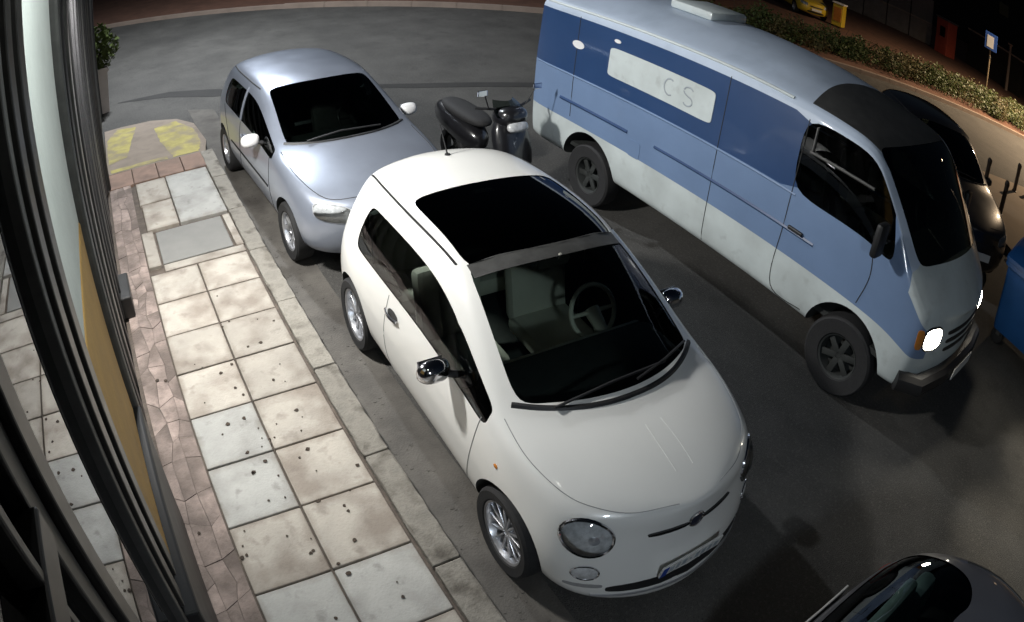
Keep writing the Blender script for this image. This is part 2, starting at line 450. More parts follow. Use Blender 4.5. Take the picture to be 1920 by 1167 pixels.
    def decal(s, name, view, outline, parent, mat, off=.004, bulge=0., rings=5, extra=(), edge=None, back=.02):
        cx = sum(p[0] for p in outline) / len(outline); cy_ = sum(p[1] for p in outline) / len(outline)
        bm = bmesh.new(); prev = None; n = len(outline); first = None; allr = []
        for k in range(rings + 1):
            t = 1 - k / rings; ring = []
            for p in (outline if k < rings else [(cx, cy_)]):
                q = (cx + (p[0] - cx) * t, cy_ + (p[1] - cy_) * t)
                l, nn = getattr(s, view)(*q, *extra)
                if l is None: l, nn = Vector((0, 0, 0)), Vector((0, 0, 1))
                ring.append(bm.verts.new(l + nn * (off + bulge * (1 - t * t))))
            if prev:
                if len(ring) > 1:
                    for i in range(n): bm.faces.new((prev[i], prev[(i + 1) % n], ring[(i + 1) % n], ring[i]))
                else:
                    for i in range(n): bm.faces.new((prev[i], prev[(i + 1) % n], ring[0]))
            else:
                first = ring; skirt = []
                for p in outline:
                    l, nn = getattr(s, view)(*p, *extra)
                    skirt.append(bm.verts.new((l if l is not None else Vector()) + (nn if nn is not None else Vector()) * -back))
                for i in range(n): bm.faces.new((skirt[i], skirt[(i + 1) % n], first[(i + 1) % n], first[i]))
            prev = ring
        bmesh.ops.recalc_face_normals(bm, faces=bm.faces)
        rim = [v.co.copy() for v in first]
        me = bpy.data.meshes.new(name); bm.to_mesh(me); bm.free(); sm(me, 50)
        o = obj(name, me, mat, parent)
        if edge:
            MB().tube(rim, edge[1], 6, closed=True).build(edge[0], edge[2], o, True)
        return o

def ell(cx, cy_, rx, ry, n=28, p=2., rot=0.):
    out = []
    for i in range(n):
        a = 2 * math.pi * i / n; ca, sa = math.cos(a), math.sin(a)
        u = rx * math.copysign(abs(ca) ** (2 / p), ca); v = ry * math.copysign(abs(sa) ** (2 / p), sa)
        out.append((cx + u * math.cos(rot) - v * math.sin(rot), cy_ + u * math.sin(rot) + v * math.cos(rot)))
    return out

WHEELS = {}
def wheel_meshes(r, rim_r, w, style):
    key = (r, rim_r, w, style)
    if key in WHEELS: return WHEELS[key]
    h = w / 2
    t = MB().lathe([(rim_r, -h), (r * .93, -h * 1.04), (r * .985, -h * .85), (r, -h * .5), (r, h * .5), (r * .985, h * .85), (r * .93, h * 1.04), (rim_r + .012, h * .96), (rim_r, h * .8), (rim_r, -h)], 40).mesh(True, 30)
    m = MB()
    m.lathe([(rim_r + .002, h * .9), (rim_r - .012, h * .82), (rim_r - .02, h * .5), (rim_r - .025, -h * .4)], 40)
    m.lathe([(.001, h * .55), (.035, h * .55), (.045, h * .4), (.05, h * .1)], 20)
    ns = {'multi': 14, 'five': 5, 'cover': 9, 'steel': 6}[style]; ww = {'multi': .013, 'five': .05, 'cover': .055, 'steel': .06}[style]
    for i in range(ns):
        a = 2 * math.pi * i / ns; rot = Matrix.Rotation(a, 3, 'Y'); L = rim_r - .02
        m.box(rot @ Vector((L * .5 + .015, h * .5, 0)), (L - .02, .02, ww), rot, .004)
    rim = m.mesh(True, 30)
    d = MB().lathe([(.001, -h * .1), (rim_r - .03, -h * .1)], 28).mesh()
    WHEELS[key] = (t, rim, d); return WHEELS[key]

def add_wheels(root, axles, ty, r, rim_r, w, style, rim_mat='alloy', steer=0.):
    t, rim, d = wheel_meshes(r, rim_r, w, style)
    for k, x in enumerate(axles):
        for sd in (1, -1):
            o = obj('wheel', t, 'rubber', root, (x, sd * ty, r)); o.rotation_euler = (0, random.uniform(0, 6), (0 if sd > 0 else math.pi) + (steer if k == 1 else 0))
            o.rotation_mode = 'YXZ' if False else 'XYZ'
            obj('rim', rim, rim_mat, o); obj('brake_disc', d, 'trim_dark', o)

def mirrors(sh, root, x, z, mat_cap, y=.80, s=1., glassx=-.045):
    for sd in (1, -1):
        m = MB().tube([(x + .06, sd * (y - .10), z - .05), (x + .03, sd * (y + .01), z - .02)], .022, 8)
        bm = m.bm
        o = m.build('mirror', 'black_plastic', root, True)
        b = bmesh.new(); bmesh.ops.create_uvsphere(b, u_segments=20, v_segments=12, radius=1)
        for v in b.verts:
            q = v.co; v.co = Vector((x + (.075 * q.x if q.x > 0 else .035 * q.x) * s, sd * (y + .075) + .10 * s * q.y * (abs(q.y) ** -.25 if q.y else 1), z + .07 * s * q.z * (abs(q.z) ** -.2 if abs(q.z) > 1e-6 else 1)))
        me = bpy.data.meshes.new('mirror_cap'); b.to_mesh(me); b.free(); sm(me, 60)
        obj('mirror_cap', me, mat_cap, o)
        MB().box((x + glassx * s, sd * (y + .075), z), (.006, .15 * s, .095 * s), None, .002).build('mirror_glass', 'chrome', o)

def seats(root, front_x, rear_x, mat, floor_z=.28, y=.35, zs=.45, top=.92, hr=True, back=True):
    def seat(x, yy, w):
        m = MB().box((x + .02, yy, zs), (.48, w, .16), None, .05)
        o = m.build('seat', mat, root, True)
        MB().box((x - .25, yy, zs + .28), (.13, w, .56), Matrix.Rotation(R(-14), 3, 'Y'), .05).build('backrest', mat, o, True)
        if hr: MB().box((x - .36, yy, top), (.09, .24 if w < .7 else w * .6, .15), Matrix.Rotation(R(-10), 3, 'Y'), .035).build('headrest', mat, o, True)
    for sd in (1, -1): seat(front_x, sd * y, .48)
    if back: seat(rear_x, 0, 1.1)
    MB().box(((front_x + .5 + rear_x) / 2, 0, floor_z), (2.1, 1.3, .04)).build('floor_pan', 'trim_dark', root)

def steering(root, x, y, z, mat):
    pts = []
    for i in range(28):
        a = 2 * math.pi * i / 28; p = Matrix.Rotation(R(-28), 3, 'Y') @ Vector((0, .175 * math.cos(a), .175 * math.sin(a))); pts.append(p + Vector((x, y, z)))
    m = MB().tube(pts, .016, 8, closed=True)
    for a in (0, math.pi, -math.pi / 2):
        p = Matrix.Rotation(R(-28), 3, 'Y') @ Vector((0, .17 * math.cos(a), .17 * math.sin(a))); m.cyl(Vector((x, y, z)), Vector((x, y, z)) + p, .018, .012, 8)
    m.cyl((x - .02, y, z), (x + .22, y, z - .12), .055, .03, 14)
    m.build('steering_wheel', mat, root, True)

# ------------------------------------------------------------------ tables of the three passenger-car cages
FIAT = [
 [(-.42,.60,.2),(-.46,.70,.3),(-.47,.74,.58),(-.44,.70,.88),(-.34,.58,1.22),(-.28,.50,1.33),(-.27,.25,1.39),(-.27,0,1.40)],
 [(-.25,.69,.2),(-.25,.77,.3),(-.25,.80,.60),(-.20,.765,.92),(-.12,.625,1.28),(-.12,.53,1.395),(-.12,.28,1.44),(-.12,0,1.45)],
 [(.02,.70,.2),(.02,.79,.3),(.02,.815,.6),(.04,.785,.925),(.16,.655,1.31),(.12,.545,1.42),(.1,.29,1.465),(.1,0,1.475)],
 [(.38,.70,.2),(.38,.785,.3),(.38,.812,.58),(.38,.785,.92),(.45,.66,1.34),(.48,.55,1.43),(.5,.29,1.478),(.5,0,1.487)],
 [(.80,.70,.2),(.80,.78,.3),(.80,.808,.57),(.80,.775,.915),(.85,.655,1.345),(.88,.545,1.43),(.92,.29,1.475),(.94,0,1.485)],
 [(1.2,.70,.2),(1.2,.775,.3),(1.2,.805,.57),(1.2,.77,.91),(1.20,.64,1.30),(1.22,.535,1.39),(1.32,.28,1.435),(1.36,0,1.445)],
 [(1.62,.70,.2),(1.62,.775,.3),(1.62,.808,.57),(1.62,.765,.905),(1.60,.675,1.12),(1.60,.60,1.20),(1.76,.32,1.235),(1.81,0,1.245)],
 [(1.98,.70,.2),(1.98,.785,.3),(1.98,.812,.57),(1.98,.765,.895),(1.96,.725,.93),(2.0,.65,.95),(2.18,.35,.975),(2.24,0,.985)],
 [(2.2,.70,.2),(2.2,.79,.3),(2.2,.815,.58),(2.16,.77,.85),(2.2,.715,.89),(2.22,.62,.92),(2.34,.33,.955),(2.39,0,.965)],
 [(2.48,.68,.2),(2.48,.765,.3),(2.47,.79,.57),(2.46,.735,.775),(2.49,.67,.825),(2.52,.57,.86),(2.60,.30,.905),(2.64,0,.915)],
 [(2.78,.63,.13),(2.82,.70,.25),(2.74,.715,.52),(2.70,.65,.69),(2.73,.59,.74),(2.77,.49,.78),(2.84,.26,.82),(2.87,0,.825)]]
FIAT_R = [(-.46,0,.2),(-.52,0,.22),(-.55,0,.32),(-.556,0,.58),(-.53,0,.90),(-.42,0,1.22),(-.34,0,1.33),(-.29,0,1.38)]
FIAT_F = [(2.9,0,.12),(3.06,0,.12),(3.10,0,.23),(3.0,0,.46),(2.975,0,.63),(2.96,0,.69),(2.935,0,.74),(2.90,0,.79)]
HATCH = [
 [(-.45,.62,.22),(-.5,.72,.32),(-.5,.76,.6),(-.46,.72,.92),(-.36,.60,1.22),(-.26,.52,1.33),(-.22,.27,1.385),(-.21,0,1.395)],
 [(-.22,.69,.22),(-.22,.78,.32),(-.22,.81,.6),(-.22,.78,.95),(-.10,.655,1.28),(-.06,.56,1.375),(-.05,.28,1.415),(-.05,0,1.425)],
 [(.02,.70,.22),(.02,.80,.32),(.02,.823,.6),(.02,.795,.95),(.12,.67,1.31),(.14,.575,1.395),(.14,.29,1.435),(.14,0,1.442)],
 [(.45,.71,.22),(.45,.80,.32),(.45,.823,.6),(.45,.80,.945),(.5,.675,1.33),(.5,.58,1.405),(.5,.29,1.44),(.5,0,1.447)],
 [(.85,.71,.22),(.85,.80,.32),(.85,.82,.6),(.85,.80,.935),(.88,.675,1.33),(.88,.58,1.40),(.88,.29,1.437),(.88,0,1.445)],
 [(1.25,.71,.22),(1.25,.80,.32),(1.25,.82,.6),(1.25,.795,.93),(1.22,.655,1.29),(1.18,.57,1.375),(1.26,.29,1.41),(1.30,0,1.42)],
 [(1.65,.71,.22),(1.65,.80,.32),(1.65,.82,.6),(1.65,.79,.92),(1.6,.69,1.13),(1.58,.62,1.19),(1.70,.31,1.22),(1.75,0,1.23)],
 [(2.02,.71,.22),(2.02,.80,.32),(2.02,.823,.6),(2.02,.785,.91),(2.0,.735,.94),(2.0,.665,.95),(2.17,.35,.97),(2.22,0,.98)],
 [(2.3,.71,.22),(2.3,.80,.32),(2.3,.825,.6),(2.25,.785,.87),(2.28,.73,.90),(2.3,.64,.915),(2.42,.34,.935),(2.46,0,.945)],
 [(2.72,.69,.22),(2.72,.79,.32),(2.7,.805,.57),(2.68,.76,.78),(2.72,.69,.82),(2.74,.59,.84),(2.82,.31,.86),(2.86,0,.87)],
 [(2.92,.62,.22),(2.96,.72,.33),(2.97,.74,.52),(2.98,.68,.66),(3.0,.62,.70),(3.03,.52,.74),(3.1,.28,.77),(3.13,0,.775)]]
HATCH_R = [(-.5,0,.22),(-.54,0,.25),(-.56,0,.35),(-.56,0,.6),(-.53,0,.92),(-.44,0,1.22),(-.31,0,1.33),(-.24,0,1.37)]
HATCH_F = [(3.0,0,.2),(3.15,0,.22),(3.24,0,.32),(3.26,0,.48),(3.24,0,.6),(3.22,0,.66),(3.2,0,.70),(3.165,0,.74)]
VAN = [
 [(-1.10,.88,.42),(-1.12,.94,.50),(-1.12,.96,.86),(-1.12,.955,1.43),(-1.08,.92,2.12),(-1.05,.88,2.21),(-1.0,.50,2.36),(-1.0,0,2.39)],
 [(-.95,.92,.42),(-.95,.985,.50),(-.95,1.0,.86),(-.95,.995,1.43),(-.93,.955,2.12),(-.92,.915,2.21),(-.92,.5,2.38),(-.92,0,2.415)],
 [(-.45,.92,.42),(-.45,.985,.50),(-.45,1.0,.86),(-.45,1.0,1.43),(-.45,.96,2.12),(-.45,.92,2.21),(-.45,.5,2.39),(-.45,0,2.425)],
 [(.3,.92,.42),(.3,.985,.50),(.3,1.0,.86),(.3,1.0,1.43),(.3,.96,2.12),(.3,.92,2.21),(.3,.5,2.39),(.3,0,2.425)],
 [(1.65,.92,.42),(1.65,.985,.50),(1.65,1.0,.86),(1.65,1.0,1.43),(1.65,.96,2.12),(1.65,.92,2.21),(1.65,.5,2.39),(1.65,0,2.425)],
 [(2.72,.92,.42),(2.72,.985,.50),(2.72,1.0,.86),(2.72,.995,1.43),(2.72,.955,2.12),(2.72,.905,2.20),(2.55,.5,2.33),(2.45,0,2.36)],
 [(3.42,.92,.42),(3.42,.985,.50),(3.42,1.0,.86),(3.46,.985,1.43),(3.36,.915,2.09),(3.34,.85,2.14),(3.40,.46,2.13),(3.42,0,2.13)],
 [(3.78,.92,.42),(3.78,.98,.50),(3.78,.995,.86),(3.84,.965,1.40),(3.66,.93,1.76),(3.66,.86,1.80),(3.80,.46,1.85),(3.85,0,1.86)],
 [(4.0,.91,.42),(4.0,.965,.50),(4.0,.98,.84),(4.0,.94,1.30),(3.98,.90,1.36),(4.0,.82,1.39),(4.13,.44,1.42),(4.17,0,1.43)],
 [(4.14,.88,.42),(4.16,.94,.50),(4.17,.955,.80),(4.17,.91,1.14),(4.17,.86,1.19),(4.18,.78,1.22),(4.29,.42,1.25),(4.33,0,1.26)],
 [(4.24,.80,.42),(4.28,.86,.50),(4.30,.88,.76),(4.28,.84,1.02),(4.29,.79,1.07),(4.31,.72,1.10),(4.40,.40,1.13),(4.43,0,1.14)]]
VAN_R = [(-1.1,0,.42),(-1.15,0,.45),(-1.17,0,.52),(-1.17,0,.86),(-1.16,0,1.43),(-1.12,0,2.12),(-1.09,0,2.22),(-1.05,0,2.33)]
VAN_F = [(4.3,0,.42),(4.42,0,.43),(4.48,0,.52),(4.49,0,.76),(4.47,0,.98),(4.46,0,1.03),(4.455,0,1.07),(4.445,0,1.11)]

# ------------------------------------------------------------------ white three-door car
def white_car(loc, rz):
    root = empty('small_hatchback', loc, rz)
    tag(root, 'white rounded three-door hatchback with black glass roof parked nearest at the kerb', 'car')
    def cat(i, j, sd):
        if i in ('R', 'F'): return 'rear_window' if i == 'R' and j in (4, 5) else 'body'
        if j == 4 and 2 <= i <= 3: return 'quarter_window' + str(sd)
        if j == 4 and 4 <= i <= 6: return 'door_window' + str(sd)
        if j >= 6 and 5 <= i <= 6: return 'windshield'
        if j >= 6 and 3 <= i <= 4: return 'roof_glass'
        return 'body'
    sh = Shell(FIAT, FIAT_R, FIAT_F, cat, wells=[(0, .50, 1.2, .30, .335), (2.30, .50, 1.2, .30, .335)], sub=3, fit=((-.556, 3.05), .8135, 1.488))
    P = sh.parts
    obj('body', P['body'], 'white_car', root)
    for w_ in sh.wells: obj('wheel_well', w_, 'trim_dark', root)
    for sd in ('1', '-1'):
        obj('quarter_window', P['quarter_window' + sd], 'glass_side', root); obj('door_window', P['door_window' + sd], 'glass_side', root)
    obj('windshield', P['windshield'], 'glass', root); obj('roof_glass', P['roof_glass'], 'glass_black', root); obj('rear_window', P['rear_window'], 'glass_dark', root)
    add_wheels(root, (0, 2.30), .715, .292, .205, .185, 'multi')
    for sd in (1, -1):
        # headlights, fog lamps
        h = sh.decal('headlight', 'front', ell(sd * .585, .655, .112, .108), root, 'lens_grey', off=.004, bulge=.012, edge=('bezel', .011, 'chrome'))
        l2 = sh.decal('lens', 'front', ell(sd * .585, .655, .104, .100), h, 'lens_clear', off=.012, bulge=.028)
        sh.decal('bulb', 'front', ell(sd * .565, .655, .04, .042), h, 'alloy', off=.008, bulge=.012)
        f = sh.decal('fog_light', 'front', ell(sd * .60, .43, .062, .048), root, 'lens_grey', off=.003, bulge=.01, edge=('bezel', .006, 'chrome'))
        sh.decal('bumper_slot', 'front', ell(sd * .60, .33, .085, .014, p=4), root, 'seam_light', off=.003)
        sh.decal('grille_bar', 'front', ell(sd * .175, .655, .125, .011, p=3), root, 'gloss_black', off=.012, back=.0)
        # door seams and handle, side repeater
        sh.seam('door_seam', 'side', [(.70, .90, sd), (.66, .55, sd), (.74, .30, sd), (1.0, .245, sd), (1.72, .245, sd), (1.84, .32, sd), (1.90, .60, sd), (1.93, .88, sd)], root, .0035, 'seam_light')
        MB().tube([sh.side(.70 + .035 * k, .80, sd)[0] + Vector((0, sd * (.014 + .016 * math.sin(math.pi * k / 5)), 0)) for k in range(6)], .012, 8).build('door_handle', 'chrome', root, True)
        sh.decal('handle_cup', 'side', ell(.79, .80, .075, .032), root, 'seam', off=.002, extra=(sd,))
        sh.decal('side_lamp', 'side', ell(2.16, .73, .018, .012), root, 'lens_amber', off=.004, bulge=.004, extra=(sd,))
        # bonnet shut line along the wing, drip rail beside the roof
        sh.seam('bonnet_seam', 'top', [(2.05, sd * .70), (2.3, sd * .70), (2.55, sd * .635), (2.70, sd * .53), (2.82, sd * .37), (2.90, sd * .14)], root, .0026, 'seam_light')
        sh.seam('roof_rail', 'top', [(-.18, sd * .545), (.1, sd * .575), (.5, sd * .59), (.85, sd * .585), (1.2, sd * .565)], root, .009, 'black_plastic')
        sh.seam('bonnet_crease', 'top', [(2.44, sd * .055), (2.60, sd * .062), (2.75, sd * .06)], root, .0045, 'white_car', lift=-.0025)
        # windscreen wipers
    MB().tube([sh.top(2.15, -.46)[0] + Vector((0, 0, .02)), sh.top(2.17, -.1)[0] + Vector((0, 0, .025)), sh.top(2.15, .30)[0] + Vector((0, 0, .025))], .009, 6).build('wiper', 'black_plastic', root, True)
    MB().tube([sh.top(2.20, .05)[0] + Vector((0, 0, .02)), sh.top(2.14, .3)[0] + Vector((0, 0, .025)), sh.top(2.03, .57)[0] + Vector((0, 0, .02))], .009, 6).build('wiper', 'black_plastic', root, True)
    # scuttle at the foot of the windscreen
    sc_pts = [(2.255 - .245 * (abs(u) / .64) ** 2.2, u) for u in [(-.64 + .08 * i) for i in range(17)]]
    sh.seam('scuttle', 'top', sc_pts, root, .020, 'black_plastic', lift=-.010, n=3)
    band = [(1.335 + .085 * (1 - (u / .56) ** 2), u) for u in [-.52 + .065 * i for i in range(17)]]; band += [(x - .10, u) for x, u in band[::-1]]
    sh.decal('header_band', 'top', band, root, 'frame_grey', off=.004, back=.0, rings=3)
    b = sh.decal('badge', 'front', ell(0, .665, .048, .048), root, 'red_badge', off=.008, bulge=.01, edge=('badge_ring', .007, 'chrome'))
    # lower grille, chrome strip, plate
    sh.decal('grille', 'front', ell(0, .305, .50, .030, n=44, p=4), root, 'black_plastic', off=.004, rings=4)
    sh.seam('chrome_strip', 'front', [(-.56, .245), (-.3, .242), (0, .240), (.3, .242), (.56, .245)], root, .011, 'alloy')
    fx = max(sh.front(0, .36)[0].x, sh.front(0, .45)[0].x) - .004
    pl = MB().box((fx + .012, 0, .405), (.014, .46, .095), Matrix.Rotation(R(4), 3, 'Y'), .004).build('number_plate', 'plate', root)
    MB().box((fx + .0205, -.205, .405), (.004, .04, .088), Matrix.Rotation(R(4), 3, 'Y')).build('plate_band', 'plate_blue', pl)
    m = MB()
    for i, (w_, h_) in enumerate(((.028, .05), (.022, .055), (.03, .05), (.012, .02), (.026, .055), (.03, .05), (.024, .055), (.028, .05))):
        m.box((fx + .0202, -.155 + i * .048, .405), (.003, w_, h_), Matrix.Rotation(R(4), 3, 'Y')); 
        if i % 2 == 0: m.box((fx + .0222, -.155 + i * .048, .405 + .006 * (i - 3) / 4), (.003, w_ * .45, h_ * .45), Matrix.Rotation(R(4), 3, 'Y'))
    m.build('plate_marks', 'mark_grey', pl)['kind'] = 'stuff'
    a = MB().cyl((-.06, 0, 1.43), (-.06, 0, 1.47), .028, .02, 12).cyl((-.06, 0, 1.46), (-.20, 0, 1.66), .007, .004, 8).build('antenna', 'black_plastic', root, True)
    mirrors(sh, root, 1.56, .96, 'chrome', y=.80)
    # cabin
    MB().box((1.86, 0, .80), (.55, 1.30, .24), None, .09).build('dashboard', 'trim_dark', root, True)
    MB().box((1.575, 0, .80), (.05, 1.22, .13), None, .02).build('fascia', 'ivory', root, True)
    steering(root, 1.40, .34, .90, 'ivory'); seats(root, .95, .05, 'ivory', top=1.06)
    MB().box((1.36, 0, 1.33), (.03, .22, .065), Matrix.Rotation(R(15), 3, 'Y'), .012).cyl((1.38, 0, 1.36), (1.42, 0, 1.42), .008, n=8).build('rear_view_mirror', 'ivory', root, True)
    return root

# ------------------------------------------------------------------ ordinary hatchbacks (silver, black, dark grey)
def hatch(name, label, loc, rz, paint, scale=(1, 1, 1), rim='alloy', style='five', glass='glass_dark', clear=None, cap=None, seatm='trim_dark', sub=3, cat_name='car', wells_r=.335, fast=False):
    root = empty(name, loc, rz); tag(root, label, cat_name)
    kx, ky, kz = scale
    S = lambda L: [(x * kx, y * ky, .22 + (z - .22) * kz) for (x, y, z) in L]
    def cat(i, j, sd):
        if i == 'R': return 'rear_window' if j in (4, 5, 6) else 'body'
        if i == 'F': return 'body'
        if j == 4 and 2 <= i <= 3: return 'rear_door_window' + str(sd)
        if j == 4 and 4 <= i <= 6: return 'door_window' + str(sd)
        if j >= 6 and 5 <= i <= 6: return 'windshield'
        return 'body'
    fb = 2.491 * kx
    H_, HR_ = [list(r) for r in HATCH], list(HATCH_R)
    if fast:     # raked tail: the upper rows start further forward
        for i, mv in ((0, (.16, .30, .34, .36)), (1, (.14, .26, .30, .32)), (2, (.08, .16, .2, .2))):
            for k in range(4): x, y, z = H_[i][4 + k]; H_[i][4 + k] = (x + mv[k], y, z)
        for j, mv in ((5, .16), (6, .29), (7, .33)): x, y, z = HR_[j]; HR_[j] = (x + mv, y, z)
    sh = Shell([S(r) for r in H_], S(HR_), S(HATCH_F), cat, wells=[(0, .5, 1.3, .30, wells_r), (fb, .5, 1.3, .30, wells_r)], sub=sub,
               fit=((-.56 * kx, 3.26 * kx), .823 * ky, .22 + 1.22 * kz))
    P = sh.parts; zz = lambda z: .22 + (z - .22) * kz
    obj('body', P['body'], paint, root)
    for w_ in sh.wells: obj('wheel_well', w_, 'trim_dark', root)
    for sd in ('1', '-1'):
        obj('rear_door_window', P['rear_door_window' + sd], glass, root); obj('door_window', P['door_window' + sd], glass, root)
    obj('windshield', P['windshield'], clear or glass, root); obj('rear_window', P['rear_window'], glass, root)
    add_wheels(root, (0, fb), .725 * ky, .292, .19, .18, style, rim)
    for sd in (1, -1):
        h = sh.decal('headlight', 'front', ell(sd * .55 * ky, zz(.675), .15, .075, p=3, rot=sd * .12), root, 'lens_grey', off=.004, bulge=.012)
        sh.decal('lens', 'front', ell(sd * .55 * ky, zz(.675), .145, .07, p=3, rot=sd * .12), h, 'lens_clear', off=.012, bulge=.02)
        t = sh.decal('tail_light', 'rear', ell(sd * .60 * ky, zz(.70 if fast else .84), .075, .10, p=3), root, 'lens_red', off=.004, bulge=.012)
        sh.seam('door_seam', 'side', [(.88 * kx, zz(.92), sd), (.86 * kx, zz(.55), sd), (.88 * kx, zz(.30), sd), (1.95 * kx, zz(.30), sd), (2.0 * kx, zz(.6), sd), (1.98 * kx, zz(.88), sd)], root, .004)
        sh.seam('rear_door_seam', 'side', [(.86 * kx, zz(.30), sd), (.36 * kx, zz(.36), sd), (.30 * kx, zz(.62), sd), (.10 * kx, zz(.93), sd)], root, .004)
        sh.seam('side_moulding', 'side', [(.45 * kx, zz(.56), sd), (1.2 * kx, zz(.56), sd), (1.95 * kx, zz(.56), sd)], root, .016, 'black_plastic', lift=-.006)
        MB().tube([sh.side((.98 + .035 * k) * kx, zz(.80), sd)[0] + Vector((0, sd * (.012 + .014 * math.sin(math.pi * k / 5)), 0)) for k in range(6)], .011, 8).build('door_handle', paint, root, True)
        sh.seam('door_pillar', 'side', [(.86 * kx, zz(.94), sd), (.885 * kx, zz(1.31), sd)], root, .024, paint, lift=-.012)
        sh.seam('bonnet_seam', 'top', [(2.1 * kx, sd * .70 * ky), (2.5 * kx, sd * .70 * ky), (2.85 * kx, sd * .63 * ky), (3.02 * kx, sd * .5 * ky), (3.12 * kx, sd * .2 * ky)], root, .004)
        sh.seam('roof_rail', 'top', [(-.05 * kx, sd * .585 * ky), (.3 * kx, sd * .62 * ky), (.85 * kx, sd * .625 * ky), (1.15 * kx, sd * .605 * ky)], root, .009, 'black_plastic')
    sh.seam('scuttle', 'top', [((2.235 - .22 * (abs(u) / .64) ** 2.2) * kx, u * ky) for u in [(-.64 + .08 * i) for i in range(17)]], root, .022, 'black_plastic', lift=-.012, n=3)
    MB().tube([sh.top(2.14 * kx, -.44 * ky)[0] + Vector((0, 0, .02)), sh.top(2.16 * kx, -.1)[0] + Vector((0, 0, .025)), sh.top(2.15 * kx, .33)[0] + Vector((0, 0, .025))], .010, 6).build('wiper', 'black_plastic', root, True)
    sh.decal('grille', 'front', ell(0, zz(.60), .34 * ky, .035, p=4), root, 'black_plastic', off=.004)
    sh.decal('grille', 'front', ell(0, zz(.34), .42 * ky, .045, p=4, n=40), root, 'black_plastic', off=.004)
    fx = sh.front(0, zz(.47))[0].x
    MB().box((fx + .012, 0, zz(.47)), (.014, .52, .112), None, .004).build('number_plate', 'plate', root)
    rx = sh.rear(0, zz(.72))[0].x
    MB().box((rx - .010, 0, zz(.72)), (.014, .52, .112), None, .004).build('number_plate', 'plate', root)
    mirrors(sh, root, 1.66 * kx, zz(.97), cap or paint, y=.815 * ky)
    MB().box((1.84 * kx, 0, zz(.80)), (.52, 1.30 * ky, .22), None, .08).build('dashboard', 'trim_dark', root, True)
    steering(root, 1.42 * kx, .35, zz(.90), 'black_plastic'); seats(root, .95 * kx, .1 * kx, seatm, top=zz(1.06))
    return root, sh
# ------------------------------------------------------------------ the setting: road, pavement, kerb
def sheet(name, pts, z, mat, kind='structure'):
    o = MB().poly([(x, y, z) for x, y in pts]).build(name, mat); tag(o, kind=kind); return o

road = sheet('road', [(-400, -400), (400, -400), (400, 400), (-400, 400)], 0., 'asphalt')
shade_line = sheet('shadow_strip', [(-12.72, .05), (-12.25, 1.0), (-11.65, 1.7), (-11.2, 2.6), (-10.75, 3.6), (-10.1, 4.9), (-9.35, 7.0), (-8.9, 8.6), (-9.1, 8.7), (-9.6, 7.1), (-10.35, 5.0), (-10.85, 3.8), (-11.4, 2.7), (-12.15, 1.75), (-12.6, 1.05), (-12.76, .05)], .004, 'shadow_strip')  # shadow line painted as a dark strip, running on along an asphalt joint
gut = sheet('gutter', [(-11.2, 1.22), (6, 1.22), (6, 1.62), (-10.9, 1.62)], .005, 'gutter')

PAVE_Z = .13
pave = MB().box((-2.2, .42, .046), (13.2, 1.40, .092)).build('pavement', 'joint'); tag(pave, kind='structure')
slab_me = {}
def slab_mesh(w, d, h=.05):
    k = (round(w, 3), round(d, 3), h)
    if k not in slab_me:
        slab_me[k] = MB().box((0, 0, 0), (w, d, h), None, .006).mesh()
    return slab_me[k]
def slab(name, x0, x1, y0, y1, mat, parent, g=.007, lift=0., tilt=.004):
    w, d = abs(x1 - x0) - 2 * g, abs(y1 - y0) - 2 * g
    me = slab_mesh(w, d)
    o = bpy.data.objects.new(name, me); COL.objects.link(o); o.parent = parent
    if not me.materials: me.materials.append(MT[mat])
    if me.materials[0] is not MT[mat]:
        o.material_slots[0].link = 'OBJECT'; o.material_slots[0].material = MT[mat]
    o.location = ((x0 + x1) / 2, (y0 + y1) / 2, PAVE_Z - .025 + lift + random.uniform(-.002, .002))
    o.rotation_euler = (random.uniform(-tilt, tilt), random.uniform(-tilt, tilt), random.uniform(-.004, .004))
    return o
S = .525; X0 = -5.386
rows = [X0 + S * i for i in range(-1, 18)]
for i, x in enumerate(rows):
    if x + S > 4.4: break
    slab('paving_slab', x, x + S, .53, 1.035, 'slab_pale' if i in (7, 9, 12) else 'slab', pave)
    slab('paving_slab', x, x + S, .045, .53, 'slab_pale' if i in (4, 5, 7, 10) else 'slab', pave)
tag(slab('inspection_cover', -6.80, -6.08, .20, .95, 'cover', pave, lift=-.004), 'plain grey concrete cover set between the slabs')
slab('paving_slab', -8.25, -6.86, .50, 1.05, 'slab_pale', pave); slab('paving_slab', -7.55, -6.86, .12, .50, 'slab', pave)
slab('paving_slab', -8.25, -7.57, .10, .50, 'slab', pave); slab('paving_slab', -6.80, -6.06, .96, 1.05, 'slab', pave); slab('paving_slab', -6.84, -6.06, .045, .19, 'slab', pave)
for x, w in ((-6.05, .13),):
    slab('paving_slab', -6.06, -5.92, .20, 1.04, 'slab', pave)
